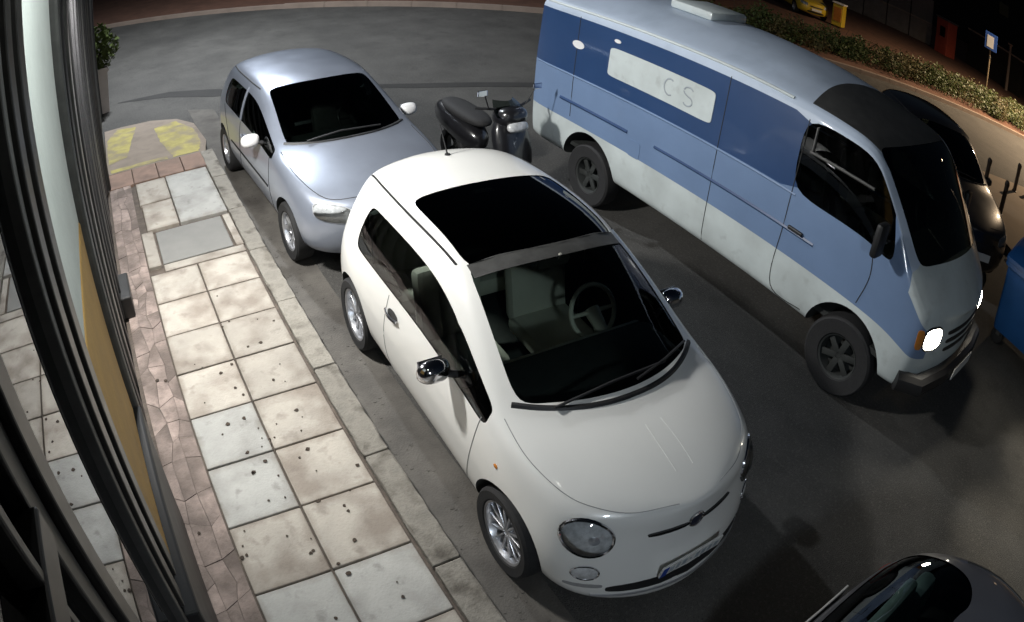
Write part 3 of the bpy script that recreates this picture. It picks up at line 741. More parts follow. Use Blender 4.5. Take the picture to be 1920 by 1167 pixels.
# worn reddish strip of broken pieces beside the shop front
gx = [-8.27]
while gx[-1] < 4.0: gx.append(gx[-1] + random.uniform(.13, .30))
gp = [[(x + (random.uniform(-.07, .07) if 0 < i < len(gx) - 1 else 0), y + (random.uniform(-.03, .03) if 0 < k < 3 else 0)) for k, y in enumerate((-.245, -.15, -.05, .04))] for i, x in enumerate(gx)]
for i in range(len(gx) - 1):
    for k in range(3):
        q = [gp[i][k], gp[i + 1][k], gp[i + 1][k + 1], gp[i][k + 1]]; cx = sum(p[0] for p in q) / 4; cy_ = sum(p[1] for p in q) / 4
        z = .127 + random.uniform(-.003, .002)
        top = [((p[0] - cx) * .985, (p[1] - cy_) * .975, 0) for p in q]
        m = MB().poly(top, (0, 0, -.05)); bmesh.ops.recalc_face_normals(m.bm, faces=m.bm.faces)
        m.build('paving_piece', 'slab_pink', pave, loc=(cx, cy_, z))
# brown tiles at the corner
for k in range(4):
    slab('brown_tile', -8.80, -8.28, -.25 + k * .34, .09 + k * .34, 'brown_tile', pave, g=.005)
# kerb stones
kb = MB().box((-2.2, 1.14, .045), (13.2, .16, .09)).build('kerb', 'joint'); tag(kb, kind='structure')
kx = -8.80
km = None
KL = .97
def kerb_mesh(L):
    m = MB().box((0, 0, 0), (L - .012, .175, .15), None, .012); bmesh.ops.subdivide_edges(m.bm, edges=[e for e in m.bm.edges if e.calc_length() > .5], cuts=9)
    for v in m.bm.verts: v.co += Vector((0, random.uniform(-.004, .004), random.uniform(-.004, .004)))
    return m.mesh()
kms = [kerb_mesh(KL) for _ in range(3)]
k = 0
while kx < 4.3:
    o = obj('kerb_stone', kms[k % 3], 'kerbstone', kb, (kx + KL / 2, 1.145, .062 + random.uniform(-.003, .003))); o.rotation_euler = (0, 0, random.uniform(-.004, .004)); kx += KL; k += 1
# dropped corner with faded yellow paint
rp = MB()
ramp_pts = [(-8.815, -.25), (-8.815, 1.14), (-9.4, 1.24), (-10.35, 1.20), (-10.80, .98), (-11.05, .55), (-11.12, .05), (-11.12, -.25)]
zz_ = [.125, .12, .06, .03, .02, .02, .02, .02]
vs = [rp.bm.verts.new((x, y, z)) for (x, y), z in zip(ramp_pts, zz_)]; f = rp.bm.faces.new(vs)
r_ = bmesh.ops.extrude_face_region(rp.bm, geom=[f])['geom']; bmesh.ops.translate(rp.bm, vec=(0, 0, -.12), verts=[g for g in r_ if isinstance(g, bmesh.types.BMVert)])
ramp = rp.build('ramp', 'ramp'); tag(ramp, kind='structure')
def rampz(x, y): 
    t = min(1, max(0, (x + 11.12) / 1.79)); return .02 + .105 * t * 1.0
bpy.context.view_layer.update()
rb = BVHTree.FromObject(ramp, bpy.context.evaluated_depsgraph_get())
def ramp_paint(pts):
    cx = sum(p[0] for p in pts) / len(pts); cy_ = sum(p[1] for p in pts) / len(pts)
    m = MB(); n = 10; P = []
    for a, b in zip(pts, pts[1:] + pts[:1]):
        for i in range(n): P.append((a[0] + (b[0] - a[0]) * i / n + random.uniform(-.012, .012), a[1] + (b[1] - a[1]) * i / n + random.uniform(-.012, .012)))
    prev = None
    for t in (1, .75, .5, .25, 0):
        ring = []
        for p in (P if t else [P[0]]):
            q = (cx + (p[0] - cx) * t, cy_ + (p[1] - cy_) * t); h = rb.ray_cast(Vector((q[0], q[1], 2)), Vector((0, 0, -1)))[0]
            ring.append(m.bm.verts.new((q[0], q[1], (h.z if h else .05) + .004)))
        if prev:
            for i in range(len(prev)):
                j = (i + 1) % len(prev)
                m.bm.faces.new((prev[i], prev[j], ring[j], ring[i]) if len(ring) > 1 else (prev[i], prev[j], ring[0]))
        prev = ring
    return m.build('painted_mark', 'yellow_paint', ramp)
ramp_paint([(-8.87, .70), (-8.87, 1.05), (-9.35, 1.16), (-10.1, 1.14), (-10.68, .94), (-10.55, .58), (-9.7, .60)])
ramp_paint([(-9.25, -.22), (-9.4, .06), (-10.9, .30), (-11.02, -.02), (-10.5, -.22)])
ramp_paint([(-8.86, -.2), (-8.86, .62), (-8.98, .62), (-8.98, -.2)])

# small dark leaves and gum on the slabs
mb = MB()
for _ in range(64):
    x_ = random.triangular(-5.5, -1.6, -2.9); y_ = random.triangular(-.2, 1.2, .35); r0 = random.choice((.006, .008, .012, .017))
    n = 7; a0 = random.random() * 6
    mb.poly([(x_ + r0 * random.uniform(.6, 1.2) * math.cos(a0 + 2 * math.pi * i / n), y_ + r0 * random.uniform(.6, 1.2) * math.sin(a0 + 2 * math.pi * i / n), PAVE_Z + .0035) for i in range(n)], (0, 0, .003))
lit = mb.build('litter', 'litter'); tag(lit, 'small dark leaves and gum spots scattered over the pale slabs', 'litter', kind='stuff')
mb = MB()
for _ in range(170):
    x_ = random.uniform(-8, -1.0); y_ = random.uniform(1.25, 1.5); r0 = random.choice((.006, .010, .016))
    n = 6; a0 = random.random() * 6
    mb.poly([(x_ + r0 * random.uniform(.6, 1.2) * math.cos(a0 + 2 * math.pi * i / n), y_ + r0 * random.uniform(.6, 1.2) * math.sin(a0 + 2 * math.pi * i / n), .0065) for i in range(n)], (0, 0, .002))
g2 = mb.build('gutter_debris', 'gutter'); tag(g2, 'grit and bits of leaf lying in the gutter along the kerb', 'debris', kind='stuff')

# ------------------------------------------------------------------ shop front on the left
FY = -.27
shop = empty('shop_building', (-3, FY, 0)); tag(shop, 'dark framed shop front with big glass panes and a white and ochre pillar', 'building')
def sp(name, x0, x1, y0, y1, z0, z1, mat, parent=shop, bev=.006):
    o = MB().box(((x0 + x1) / 2 + 3, (y0 + y1) / 2 - FY, (z0 + z1) / 2), (abs(x1 - x0), abs(y1 - y0), z1 - z0), None, bev).build(name, mat, None)
    o.parent = parent; return o
def child(o, parent):        # sub-part expressed in the same frame as its part
    o.parent = parent; o.location = -Vector(parent.location); return o
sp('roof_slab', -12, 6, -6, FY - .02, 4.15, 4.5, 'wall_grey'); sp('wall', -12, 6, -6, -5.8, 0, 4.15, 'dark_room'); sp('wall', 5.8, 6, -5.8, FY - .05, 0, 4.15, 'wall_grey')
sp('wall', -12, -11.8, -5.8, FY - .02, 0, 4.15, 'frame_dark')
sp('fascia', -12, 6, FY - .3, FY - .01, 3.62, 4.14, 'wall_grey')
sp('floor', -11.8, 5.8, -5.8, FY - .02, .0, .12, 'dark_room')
# pillar
sp('pillar', -2.90, -1.90, FY - .4, FY + .01, 2.22, 3.61, 'wall_white', bev=.01)
sp('pillar_base', -2.92, -1.88, FY - .4, FY + .014, 1.10, 2.217, 'wall_ochre', bev=.01)
sp('plinth', -2.95, -1.60, FY - .4, FY + .06, .13, 1.097, 'black_plastic', bev=.015)
# panes
sp('window_pane', -1.55, -.88, FY - .05, FY - .042, .2, 3.6, 'shop_glass', bev=0)
sp('window_pane', -.72, -.10, FY - .05, FY - .042, .2, 2.72, 'shop_glass', bev=0)
sp('window_pane', -.72, -.10, FY - .05, FY - .042, 2.80, 3.6, 'shop_glass', bev=0)
sp('window_pane', .0, 5.8, FY - .05, FY - .042, .2, 3.6, 'shop_glass', bev=0)
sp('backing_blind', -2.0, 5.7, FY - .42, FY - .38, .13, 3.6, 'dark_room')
# frames
for x0, x1, d, mt in ((-1.875, -1.76, .02, 'frame_dark'), (-1.755, -1.70, -.01, 'black_plastic'), (-1.695, -1.60, .012, 'frame_dark'), (-1.595, -1.545, -.006, 'frame_grey'),
                  (-.88, -.80, .01, 'frame_dark'), (-.795, -.72, -.01, 'frame_grey'), (-.10, 0, .01, 'frame_dark'), (-.60, -.57, 0, 'frame_grey')):
    sp('mullion', x0, x1, FY - .12, FY + d, .13 if x0 > -1.6 else 1.16, 3.61, mt)
sp('transom', -.72, -.10, FY - .12, FY + .004, 2.72, 2.80, 'frame_dark'); sp('sill', -1.54, 5.8, FY - .12, FY + .03, .13, .20, 'frame_dark')
# roller shutters further along
for k, (x0, x1) in enumerate(((-5.4, -3.12), (-8.2, -5.6), (-11.8, -8.4))):
    door = sp('shutter_frame', x0, x1, FY - .2, FY - .10, .13, 3.6, 'frame_dark')
    n = int((x1 - x0) / .42)
    for i in range(n):
        xa = x0 + i * (x1 - x0) / n
        o = MB().box((xa + .05 + 3, 0 - .03, 1.865), (.16, .05, 3.45), None, .008).build('shutter_bar', 'frame_grey' if i == 2 else 'black_plastic', door)
    sp('jamb', x0 - .19, x0 - .01, FY - .2, FY + .012, .13, 3.61, 'black_plastic')
sp('door_step', -5.75, -5.30, FY - .01, FY + .10, .13, .34, 'frame_dark', bev=.015)
sp('downpipe', -3.02, -2.96, FY - .05, FY + .05, .13, 3.6, 'frame_grey', bev=.02)
sp('downpipe', -8.34, -8.27, FY - .05, FY + .05, .13, 3.6, 'frame_dark', bev=.02)

# ------------------------------------------------------------------ planter with shrub at the corner
def leafcloud(name, mat, parent, centre, rad, n, size, seed=1, squash=1., base_cull=True):
    rnd = random.Random(seed); V = []; F = []
    for _ in range(n):
        while True:
            p = Vector((rnd.uniform(-1, 1), rnd.uniform(-1, 1), rnd.uniform(-1, 1)))
            if .25 < p.length < 1: break
        c = Vector(centre) + Vector((p.x * rad[0], p.y * rad[1], p.z * rad[2]))
        d = Vector((rnd.gauss(0, 1), rnd.gauss(0, 1), rnd.gauss(0, .7))).normalized(); u = d.orthogonal().normalized(); s = size * rnd.uniform(.6, 1.3); i = len(V)
        V += [c - d * s, c + u * s * .42, c + d * s, c - u * s * .42]; F.append((i, i + 1, i + 2, i + 3))
    me = bpy.data.meshes.new(name); me.from_pydata([v[:] for v in V], [], F); me.update()
    return obj(name, me, mat, parent)
pt = empty('planter', (-12.45, -.30, .0)); tag(pt, 'tall pale square planter with a leafy shrub at the building corner', 'planter')
m = MB(); m.lathe([(.001, 0), (.21, 0), (.26, .78), (.29, .78), (.29, .86), (.24, .86), (.22, .74), (.001, .74)], 4, axis='Z'); bmesh.ops.rotate(m.bm, cent=(0, 0, 0), matrix=Matrix.Rotation(R(45 + 12), 3, 'Z'), verts=m.bm.verts); m.build('pot', 'planter', pt)
m = MB()
for i in range(7):
    a = i * .9; m.tube([(0, 0, .7), (.06 * math.cos(a), .06 * math.sin(a), 1.0), (.2 * math.cos(a), .2 * math.sin(a), 1.35)], [.014, .01, .005], 5)
m.build('stem', 'twig', pt); leafcloud('foliage', 'leaf', pt, (0, .05, 1.25), (.42, .42, .45), 700, .075, 5)
MB().box((0, 0, .735), (.34, .34, .02), Matrix.Rotation(R(12), 3, 'Z')).build('soil', 'soil', pt)
# ------------------------------------------------------------------ vehicles in place
white_car((-4.225, 2.311, 0), -.0267)
hatch('hatchback', 'silver grey five-door hatchback parked behind the white car', (-8.294, 2.1445, 0), .0399, 'silver_car', rim='alloy', style='cover', glass='glass_dark', clear='glass_dark', cap='sign_white', seatm='frame_grey')

def blue_van(loc, rz):
    root = empty('van', loc, rz); tag(root, 'large blue and white van with lit headlight passing in the street', 'van')
    def cat(i, j, sd):
        if i == 'R': return 'rear_window' if j == 4 else ('body' if j > 4 else ('upper' if j == 4 else ('middle' if j == 3 else 'lower')))
        if i == 'F': return 'lower' if j < 3 else 'bonnet'
        if j >= 6 and i in (6, 7): return 'windshield'
        if j == 4 and i == 5: return 'door_window' + str(sd)
        if j == 4 and i == 6: return 'quarter_window' + str(sd)
        if j <= 2: return 'lower'
        if i >= 8 and j >= 4: return 'bonnet'
        if j == 3: return 'middle'
        if j == 4: return 'upper' if i <= 6 else 'middle'
        if i == 5 and j >= 6: return 'front_cap'
        return 'roof' if i < 6 or j < 6 else 'bonnet'
    sh = Shell(VAN, VAN_R, VAN_F, cat, wells=[(0, .62, 1.3, .40, .46), (3.55, .62, 1.3, .40, .44)], sub=3, fit=((-1.17, 4.40), 1.0, 2.42),
               crease_rows={5: .5, 6: .4, 4: .3}, crease_st={0: .6, 6: .3})
    P = sh.parts
    mm = dict(body='van_roof', lower='van_white', middle='van_mid', upper='van_blue', roof='van_roof', bonnet='van_white', windshield='glass_dark', front_cap='frame_grey', rear_window='glass_dark')
    nm = dict(body='rear_frame', lower='lower_panel', middle='side_panel', upper='upper_panel', roof='roof', bonnet='bonnet')
    for k, me in P.items():
        obj(nm.get(k, k.rstrip('-1')), me, mm.get(k, 'glass_dark'), root)
    for w_ in sh.wells: obj('wheel_well', w_, 'trim_dark', root)
    add_wheels(root, (0, 3.55), .86, .36, .20, .20, 'steel', 'trim_dark', steer=.06)
    for sd in (1, -1):
        # gutter, side rubbing strips, body seam lines
        sh.seam('gutter', 'side', [(-1.0, 2.185, sd), (1.5, 2.195, sd), (2.45, 2.18, sd)], root, .018, 'van_white', lift=-.004)
        sh.seam('rubbing_strip', 'side', [(-.55, 1.12, sd), (.6, 1.12, sd)], root, .022, 'van_blue', lift=-.008)
        sh.seam('rubbing_strip', 'side', [(1.0, 1.12, sd), (3.0, 1.12, sd)], root, .018, 'van_blue', lift=-.008)
        for xs_ in (-.35, 1.78):
            sh.seam('panel_seam', 'side', [(xs_, 2.12, sd), (xs_, 1.5, sd), (xs_, .95 if xs_ < 0 else .5, sd)], root, .0045)
        sh.decal('fuel_flap', 'side', ell(.72, .98, .09, .09, p=6), root, 'van_mid', off=.004, extra=(sd,))
        sh.seam('belt_line', 'side', [(-1.05, 1.43, sd), (1.5, 1.43, sd), (2.7, 1.425, sd)], root, .012, 'van_mid', lift=-.004)
        sh.seam('door_seam', 'side', [(2.66, 2.08, sd), (2.66, 1.2, sd), (2.68, .55, sd), (3.05, .52, sd)], root, .005)
        sh.seam('door_seam', 'side', [(3.52, 1.5, sd), (3.60, 1.2, sd), (3.56, .92, sd)], root, .005)
        w = sh.decal('side_window', 'side', ell(.92, 1.765, .73, .155, n=60, p=14), root, 'van_white', off=.006, extra=(sd,))
        fl = -sd
        mark = [(1.08 + fl * .07 * math.cos(a), 1.77 + .08 * math.sin(a), sd) for a in [R(60 + 24 * i) for i in range(11)]]
        sh.seam('panel_mark', 'side', mark, w, .017, 'mark_grey', lift=-.006, n=2)
        mark = [(1.33 + fl * .06 * math.cos(a), 1.805 + .045 * math.sin(a), sd) for a in [R(30 + 26 * i) for i in range(8)]] + [(1.33 + fl * .06 * math.cos(a), 1.715 + .045 * math.sin(a), sd) for a in [R(90 - 26 * i) for i in range(10)]]
        sh.seam('panel_mark', 'side', mark, w, .017, 'mark_grey', lift=-.006, n=2)
        sh.decal('side_badge', 'side', ell(-.33, 1.80, .10, .045), root, 'sign_white', off=.006, extra=(sd,))
        sh.decal('marker', 'side', ell(.28, 2.0, .05, .02), root, 'sign_white', off=.006, extra=(sd,))
        sh.seam('window_bar', 'side', [(2.74, 1.83, sd), (3.4, 1.83, sd)], root, .013, 'frame_grey', lift=.004)
        sh.seam('window_bar', 'side', [(2.76, 1.84, sd), (2.76, 2.05, sd)], root, .012, 'frame_grey', lift=.004)
        MB().box((2.80, sd * 1.012, 1.15), (.16, .03, .035), None, .01).build('door_handle', 'black_plastic', root)
        # headlights: lit lens, amber indicator outboard
        h = sh.decal('headlight', 'front', ell(sd * .70, .95, .125, .10, p=3), root, 'chrome', off=.004, edge=('bezel', .012, 'black_plastic'))
        sh.decal('lens', 'front', ell(sd * .70, .95, .115, .09, p=3), h, 'head_on', off=.014, bulge=.02)
        sh.decal('indicator', 'front', ell(sd * .865, .95, .032, .085, p=4), root, 'lens_amber', off=.008)
        m = MB().tube([(3.62, sd * .93, 1.50), (3.66, sd * 1.10, 1.52)], .014, 6); mo = m.build('mirror', 'black_plastic', root, True)
        MB().box((3.66, sd * 1.16, 1.58), (.07, .16, .28), None, .03).build('mirror_cap', 'black_plastic', mo, True)
        MB().tube([(3.95 + .0, sd * .2, 1.46), (3.80, sd * .45, 1.64)], .010, 6).build('wiper', 'black_plastic', root, True)
    fx = sh.front(0, .60)[0].x
    MB().tube([(4.16, -.93, .56), (4.34, -.80, .56), (fx + .02, -.4, .56), (fx + .03, 0, .56), (fx + .02, .4, .56), (4.34, .80, .56), (4.16, .93, .56)], .09, 10).build('bumper', 'black_plastic', root, True)
    for z in (.80, .88, .96): sh.decal('grille_bar', 'front', ell(0, z, .44, .022, p=5, n=40), root, 'black_plastic', off=.006)
    MB().box((fx + .13, 0, .58), (.012, .52, .112), None, .003).build('number_plate', 'plate', root)
    MB().box((1.6, 0, .60), (5.0, 1.8, .05)).build('floor_pan', 'trim_dark', root)
    MB().box((3.72, 0, 1.20), (.5, 1.75, .3), None, .08).build('dashboard', 'trim_dark', root, True)
    for sd in (1, -1):
        s = MB().box((2.75, sd * .48, .95), (.5, .5, .16), None, .05).build('seat', 'frame_grey', root, True)
        MB().box((2.50, sd * .48, 1.30), (.14, .5, .66), Matrix.Rotation(R(-10), 3, 'Y'), .05).build('backrest', 'frame_grey', s, True)
    steering(root, 3.40, .48, 1.38, 'black_plastic')
    # roof hatch and ribs
    MB().box((.6, 0, 2.455), (.6, .6, .10), None, .03).build('roof_hatch', 'van_white', root, True)
    # the beam of each headlight
    for sd in (1, -1):
        l = bpy.data.lights.new('headlight_beam', 'SPOT'); l.energy = 160; l.spot_size = R(90); l.spot_blend = 1.; l.color = (1, .9, .72); l.shadow_soft_size = .06
        lo = bpy.data.objects.new('headlight_beam', l); COL.objects.link(lo); lo.parent = root
        lo.location = (4.50, sd * .70, .95); lo.rotation_euler = (0, R(-83), 0)
        lo.rotation_euler = Vector((1, 0, -.16)).to_track_quat('-Z', 'Y').to_euler()
    return root
blue_van((-5.5, 5.66, 0), 0.0)

# dark car in front of the white one, only its tail shows; black car waiting across the street
hatch('hatchback', 'dark grey hatchback in front of the white car, only its tail in view', (.22, 2.34, 0), -.02, 'grey_car', (1.05, 1.0, .93), glass='glass_side', sub=3, fast=True, seatm='cloth_teal')
hatch('tall_car', 'black tall car standing across the street behind the van front', (-4.4, 10.9, 0), R(-42), 'black_car', (1.02, 1.04, 1.18), style='five', rim='frame_grey', sub=2)

# ------------------------------------------------------------------ dark scooter between the silver car and the van
sr = empty('scooter', (-7.05, 3.90, 0), R(4)); tag(sr, 'dark scooter standing between the silver car and the rear of the van', 'scooter')
t_, r__, d_ = wheel_meshes(.25, .17, .12, 'five')
for x in (0, 1.32):
    o = obj('wheel', t_, 'rubber', sr, (x, 0, .25)); obj('rim', r__, 'frame_grey', o)
def lump(name, c, r, mat, p=2.6, rot=0.):
    b = bmesh.new(); bmesh.ops.create_uvsphere(b, u_segments=24, v_segments=14, radius=1)
    for v in b.verts:
        q = [math.copysign(abs(t) ** (2 / p), t) for t in v.co]; v.co = Vector((q[0] * r[0], q[1] * r[1], q[2] * r[2]))
    bmesh.ops.rotate(b, cent=(0, 0, 0), matrix=Matrix.Rotation(rot, 3, 'Y'), verts=b.verts); bmesh.ops.translate(b, vec=c, verts=b.verts)
    me = bpy.data.meshes.new(name); b.to_mesh(me); b.free(); sm(me, 60); return obj(name, me, mat, sr)
lump('rear_body', (.12, 0, .58), (.50, .17, .17), 'black_car', rot=R(12)); lump('seat', (.22, 0, .77), (.44, .16, .07), 'rubber', rot=R(4)); lump('footboard', (.72, 0, .32), (.42, .19, .07), 'black_plastic')
lump('front_shield', (1.12, 0, .66), (.11, .23, .36), 'black_car', rot=R(-22)); lump('front_cowl', (1.05, 0, .98), (.17, .18, .11), 'black_car', rot=R(-15)); lump('mudguard', (1.32, 0, .40), (.27, .085, .13), 'black_car')
lump('headlight', (1.20, 0, .90), (.05, .13, .06), 'lens_grey', rot=R(-25))
MB().tube([(1.30, 0, .25), (1.12, 0, .75), (1.02, 0, 1.05)], .03, 8).build('fork', 'frame_grey', sr, True)
MB().tube([(.92, .36, 1.08), (1.0, .2, 1.07), (1.02, 0, 1.06), (1.0, -.2, 1.07), (.92, -.36, 1.08)], .015, 8).build('handlebar', 'black_plastic', sr, True)
for sd in (1, -1):
    mo = MB().tube([(1.0, sd * .24, 1.07), (1.04, sd * .33, 1.26)], .007, 6).build('mirror', 'black_plastic', sr, True)
    MB().box((1.04, sd * .36, 1.28), (.02, .12, .07), None, .01).build('mirror_glass', 'chrome', mo)
ws = MB()
for i in range(9):
    for jx in range(6):
        pass
pts = [[(1.20 - .20 * v - .10 * u * u, .20 * u * (1 - .35 * v * v), 1.00 + .14 * v) for u in [k / 4 - 1 for k in range(9)]] for v in [q / 5 for q in range(6)]]
V_ = [[ws.bm.verts.new(p) for p in row] for row in pts]
for a, b in zip(V_, V_[1:]):
    for i in range(8): ws.bm.faces.new((a[i], a[i + 1], b[i + 1], b[i]))
ws.build('windscreen', 'glass_dark', sr, True)
MB().tube([(.35, .08, .30), (.30, .26, .02)], .012, 6).build('side_stand', 'frame_grey', sr, True)

# ------------------------------------------------------------------ blue recycling bin at the right edge
bn = empty('recycling_bin', (-.60, 8.22, 0), R(2)); tag(bn, 'large blue wheeled recycling bin at the right edge of the street', 'bin')
m = MB()
def loft(m, secs):
    Rn = [[m.bm.verts.new(p) for p in s] for s in secs]
    for a, b in zip(Rn, Rn[1:]):
        for i in range(len(a)): m.bm.faces.new((a[i], a[(i + 1) % len(a)], b[(i + 1) % len(a)], b[i]))
    m.bm.faces.new(Rn[0][::-1]); m.bm.faces.new(Rn[-1])
def rr(cx, cy_, hx, hy, z, r=.06):
    out = []
    for (sx, sy_, a0) in ((1, 1, 0), (-1, 1, 90), (-1, -1, 180), (1, -1, 270)):
        for k in range(4):
            a = R(a0 + 30 * k); out.append((cx + sx * (hx - r) + r * math.cos(a), cy_ + sy_ * (hy - r) + r * math.sin(a), z))
    return out
loft(m, [rr(0, 0, .56, .40, .20), rr(0, 0, .58, .42, .30), rr(0, 0, .65, .50, 1.0), rr(0, 0, .69, .54, 1.02), rr(0, 0, .69, .54, 1.08)]); m.build('container', 'bin_blue', bn, True, ang=25)
m = MB(); loft(m, [rr(0, 0, .70, .55, 1.085), rr(0, 0, .70, .54, 1.13), rr(0, .05, .62, .42, 1.25), rr(0, .08, .50, .25, 1.30)]); m.build('lid', 'bin_blue', bn, True, ang=25)
for sx in (-1, 1):
    for sy_ in (-1, 1):
        o = MB().lathe([(.001, -.025), (.09, -.025), (.10, -.015), (.10, .015), (.09, .025), (.001, .025)], 20).build('wheel', 'rubber', bn, True, (sx * .46, sy_ * .30, .10))
        MB().box((0, 0, .07), (.06, .07, .10)).build('fork', 'frame_grey', o)
    MB().tube([(sx * .68, -.2, .95), (sx * .75, -.2, .95), (sx * .75, .2, .95), (sx * .68, .2, .95)], .018, 8).build('handle', 'black_plastic', bn, True)
# ------------------------------------------------------------------ far side of the cross street
A = Vector((-17.48, 7.54, 0)); B = Vector((-5.04, 26.5, 0)); D = (B - A).normalized(); Nn = Vector((-D.y, D.x, 0))
def along(t, off, z=0.): return A + D * t + Nn * off + Vector((0, 0, z))
def strip(name, t0, t1, o0, o1, z0, z1, mat, parent=None):
    m = MB(); m.poly([along(t0, o0, z0), along(t1, o0, z0), along(t1, o1, z0), along(t0, o1, z0)], (0, 0, z1 - z0)); o = m.build(name, mat, parent); return o
far = strip('far_pavement', -40, 70, .18, 60, -.05, .10, 'soil_red'); tag(far, kind='structure')
fk = strip('far_kerb', -40, 70, 0, .16, -.05, .115, 'far_kerb'); tag(fk, kind='structure')
for k in range(26):
    o = strip('kerb_stone', -3 + k * 1.2, -3 + k * 1.2 + 1.185, -.02, .17, -.02, .135, 'far_kerb', fk)
# paved island with bollards
isl = MB().poly([(-4.4, 14.6, 0), (-3.55, 12.4, 0), (-1.0, 10.8, 0), (6, 10.8, 0), (6, 24, 0), (1.5, 24, 0)], (0, 0, .12)).build('paved_island', 'far_paving'); tag(isl, kind='structure')
for k, (x, y, lab) in enumerate(((-3.38, 13.78, 'short dark bollard standing left of two others on the paved island'), (-2.95, 15.7, 'short dark bollard second from the right edge on the paved island'), (-2.62, 12.87, 'short dark bollard nearest the black car on the paved island'), (-2.60, 16.6, 'short dark bollard at the very right edge of the picture'))):
    b = empty('bollard', (x, y, .12)); tag(b, lab, 'bollard', 'bollards on the paved island')
    MB().lathe([(.001, 0), (.055, 0), (.055, .60), (.05, .60)], 14, axis='Z').build('post', 'bollard', b, True)
    MB().lathe([(.058, .60), (.065, .63), (.06, .68), (.03, .72), (.001, .725)], 14, axis='Z').build('cap', 'bollard', b, True)
    MB().lathe([(.075, 0), (.075, .02), (.056, .03)], 14, axis='Z').build('base', 'bollard', b, True)
# hedge: irregular clumps of leaves on stems
hd = empty('hedge', along(8, 1.6, .1)); tag(hd, 'low untidy green hedge running along the far kerb', 'hedge')
rnd = random.Random(3); V = []; F = []; Vd = []; Fd = []
for k in range(150):
    t = rnd.uniform(5.5, 25); off = rnd.uniform(.9, 2.6); h = rnd.uniform(.45, 1.0) * (1 if t > 10 else .9); rad = rnd.uniform(.35, .7)
    c0 = along(t, off, .1 + h * .55)
    for _ in range(230):
        while True:
            p = Vector((rnd.uniform(-1, 1), rnd.uniform(-1, 1), rnd.uniform(-1, 1)))
            if p.length < 1: break
        c = c0 + Vector((p.x * rad, p.y * rad, p.z * h * .55)) - along(8, 1.6, .1)
        d = Vector((rnd.gauss(0, 1), rnd.gauss(0, 1), rnd.gauss(0, .7))).normalized(); u = d.orthogonal().normalized(); s = rnd.uniform(.035, .075)
        VV, FF = (Vd, Fd) if k % 4 == 0 else (V, F); i = len(VV)
        VV += [c - d * s, c + u * s * .5, c + d * s, c - u * s * .5]; FF.append((i, i + 1, i + 2, i + 3))
for nm_, VV, FF, mt in (('foliage', V, F, 'leaf'), ('dry_foliage', Vd, Fd, 'leaf_dry')):
    me = bpy.data.meshes.new(nm_); me.from_pydata([v[:] for v in VV], [], FF); me.update(); obj(nm_, me, mt, hd)
m = MB(); o0 = along(8, 1.6, .1)
for k in range(60):
    p = along(rnd.uniform(5.5, 25), rnd.uniform(1, 2.5), .1) - o0; m.tube([p, p + Vector((rnd.uniform(-.2, .2), rnd.uniform(-.2, .2), .5)), p + Vector((rnd.uniform(-.4, .4), rnd.uniform(-.4, .4), .95))], [.02, .014, .005], 5)
m.build('stem', 'twig', hd)['kind'] = 'stuff'
# street sign
sg = empty('street_sign', (-7.48, 26.97, .1)); tag(sg, 'small blue and white sign on a thin pole in front of the hedge', 'sign')
MB().cyl((0, 0, 0), (0, 0, 3.3), .045, n=12).build('pole', 'pole', sg, True)
pn = Matrix.Rotation(math.atan2(-26.97, 7.48) , 3, 'Z')
pl_ = MB().box(pn @ Vector((.06, 0, 2.95)), (.03, .62, .75), pn, .01).build('panel', 'sign_blue', sg)
MB().box(pn @ Vector((.079, -.03, 2.93)), (.006, .34, .52), pn, .002).build('panel_field', 'sign_white', pl_)
MB().cyl((0, 0, 2.2), (.0, .0, 2.3), .06, n=12).build('clamp', 'frame_grey', sg)
# red kiosk, grey posts and fence, low block wall behind the hedge
kk = empty('red_booth', (-15.2, 41.8, .1), R(-20)); tag(kk, 'narrow red booth behind the hedge beside a grey post', 'booth')
MB().box((0, 0, 1.2), (1.15, 1.1, 2.4), None, .03).build('cabin', 'red_box', kk); MB().box((0, 0, 2.46), (1.3, 1.25, .12), None, .03).build('roof', 'fence', kk)
MB().box((.1, -.56, 1.15), (.75, .03, 1.9), None, .01).build('door', 'red_box', kk); MB().box((.1, -.585, 1.55), (.5, .02, .7)).build('door_window', 'glass_dark', kk)
def vpost(px, py, h, lab, r=.12):
    o = empty('grey_post', (px, py, .1)); tag(o, lab, 'post'); MB().cyl((0, 0, 0), (0, 0, h), r, r * .8, 10).build('shaft', 'far_kerb', o, True); MB().box((0, 0, h), (.34, .34, .12), None, .02).build('cap', 'far_kerb', o)
vpost(-17.2, 43.2, 5.4, 'tall pale post immediately beside the red booth'); vpost(-10.4, 43.5, 3.3, 'pale gate post right of the blue sign')
fn = empty('low_wall', (-22, 43, .1)); tag(fn, 'low rubble wall with dark fence panels above the hedge', 'wall')
for k in range(6):
    a = Vector((-27 + k * 1.7, 40.0 + k * .5, 0)); b = Vector((-27 + k * 1.7 + 1.66, 40.0 + k * .5 + .49, 0)); d = (b - a); ang = math.atan2(d.y, d.x); c = (a + b) / 2 - Vector((-22, 43, 0))
    MB().box((c.x, c.y, .75), (1.70, .3, 1.5), Matrix.Rotation(ang, 3, 'Z'), .02).build('wall_block', 'block_wall', fn)
    MB().box((c.x, c.y, 2.45), (1.66, .05, 1.8), Matrix.Rotation(ang, 3, 'Z')).build('fence_panel', 'fence', fn)
    MB().box((c.x, c.y, 1.56), (1.70, .36, .10), Matrix.Rotation(ang, 3, 'Z')).build('coping', 'far_kerb', fn)
gt = empty('dark_gate', (-12, 45, .1)); tag(gt, 'dark wide gate with a grey top rail behind the blue sign', 'gate')
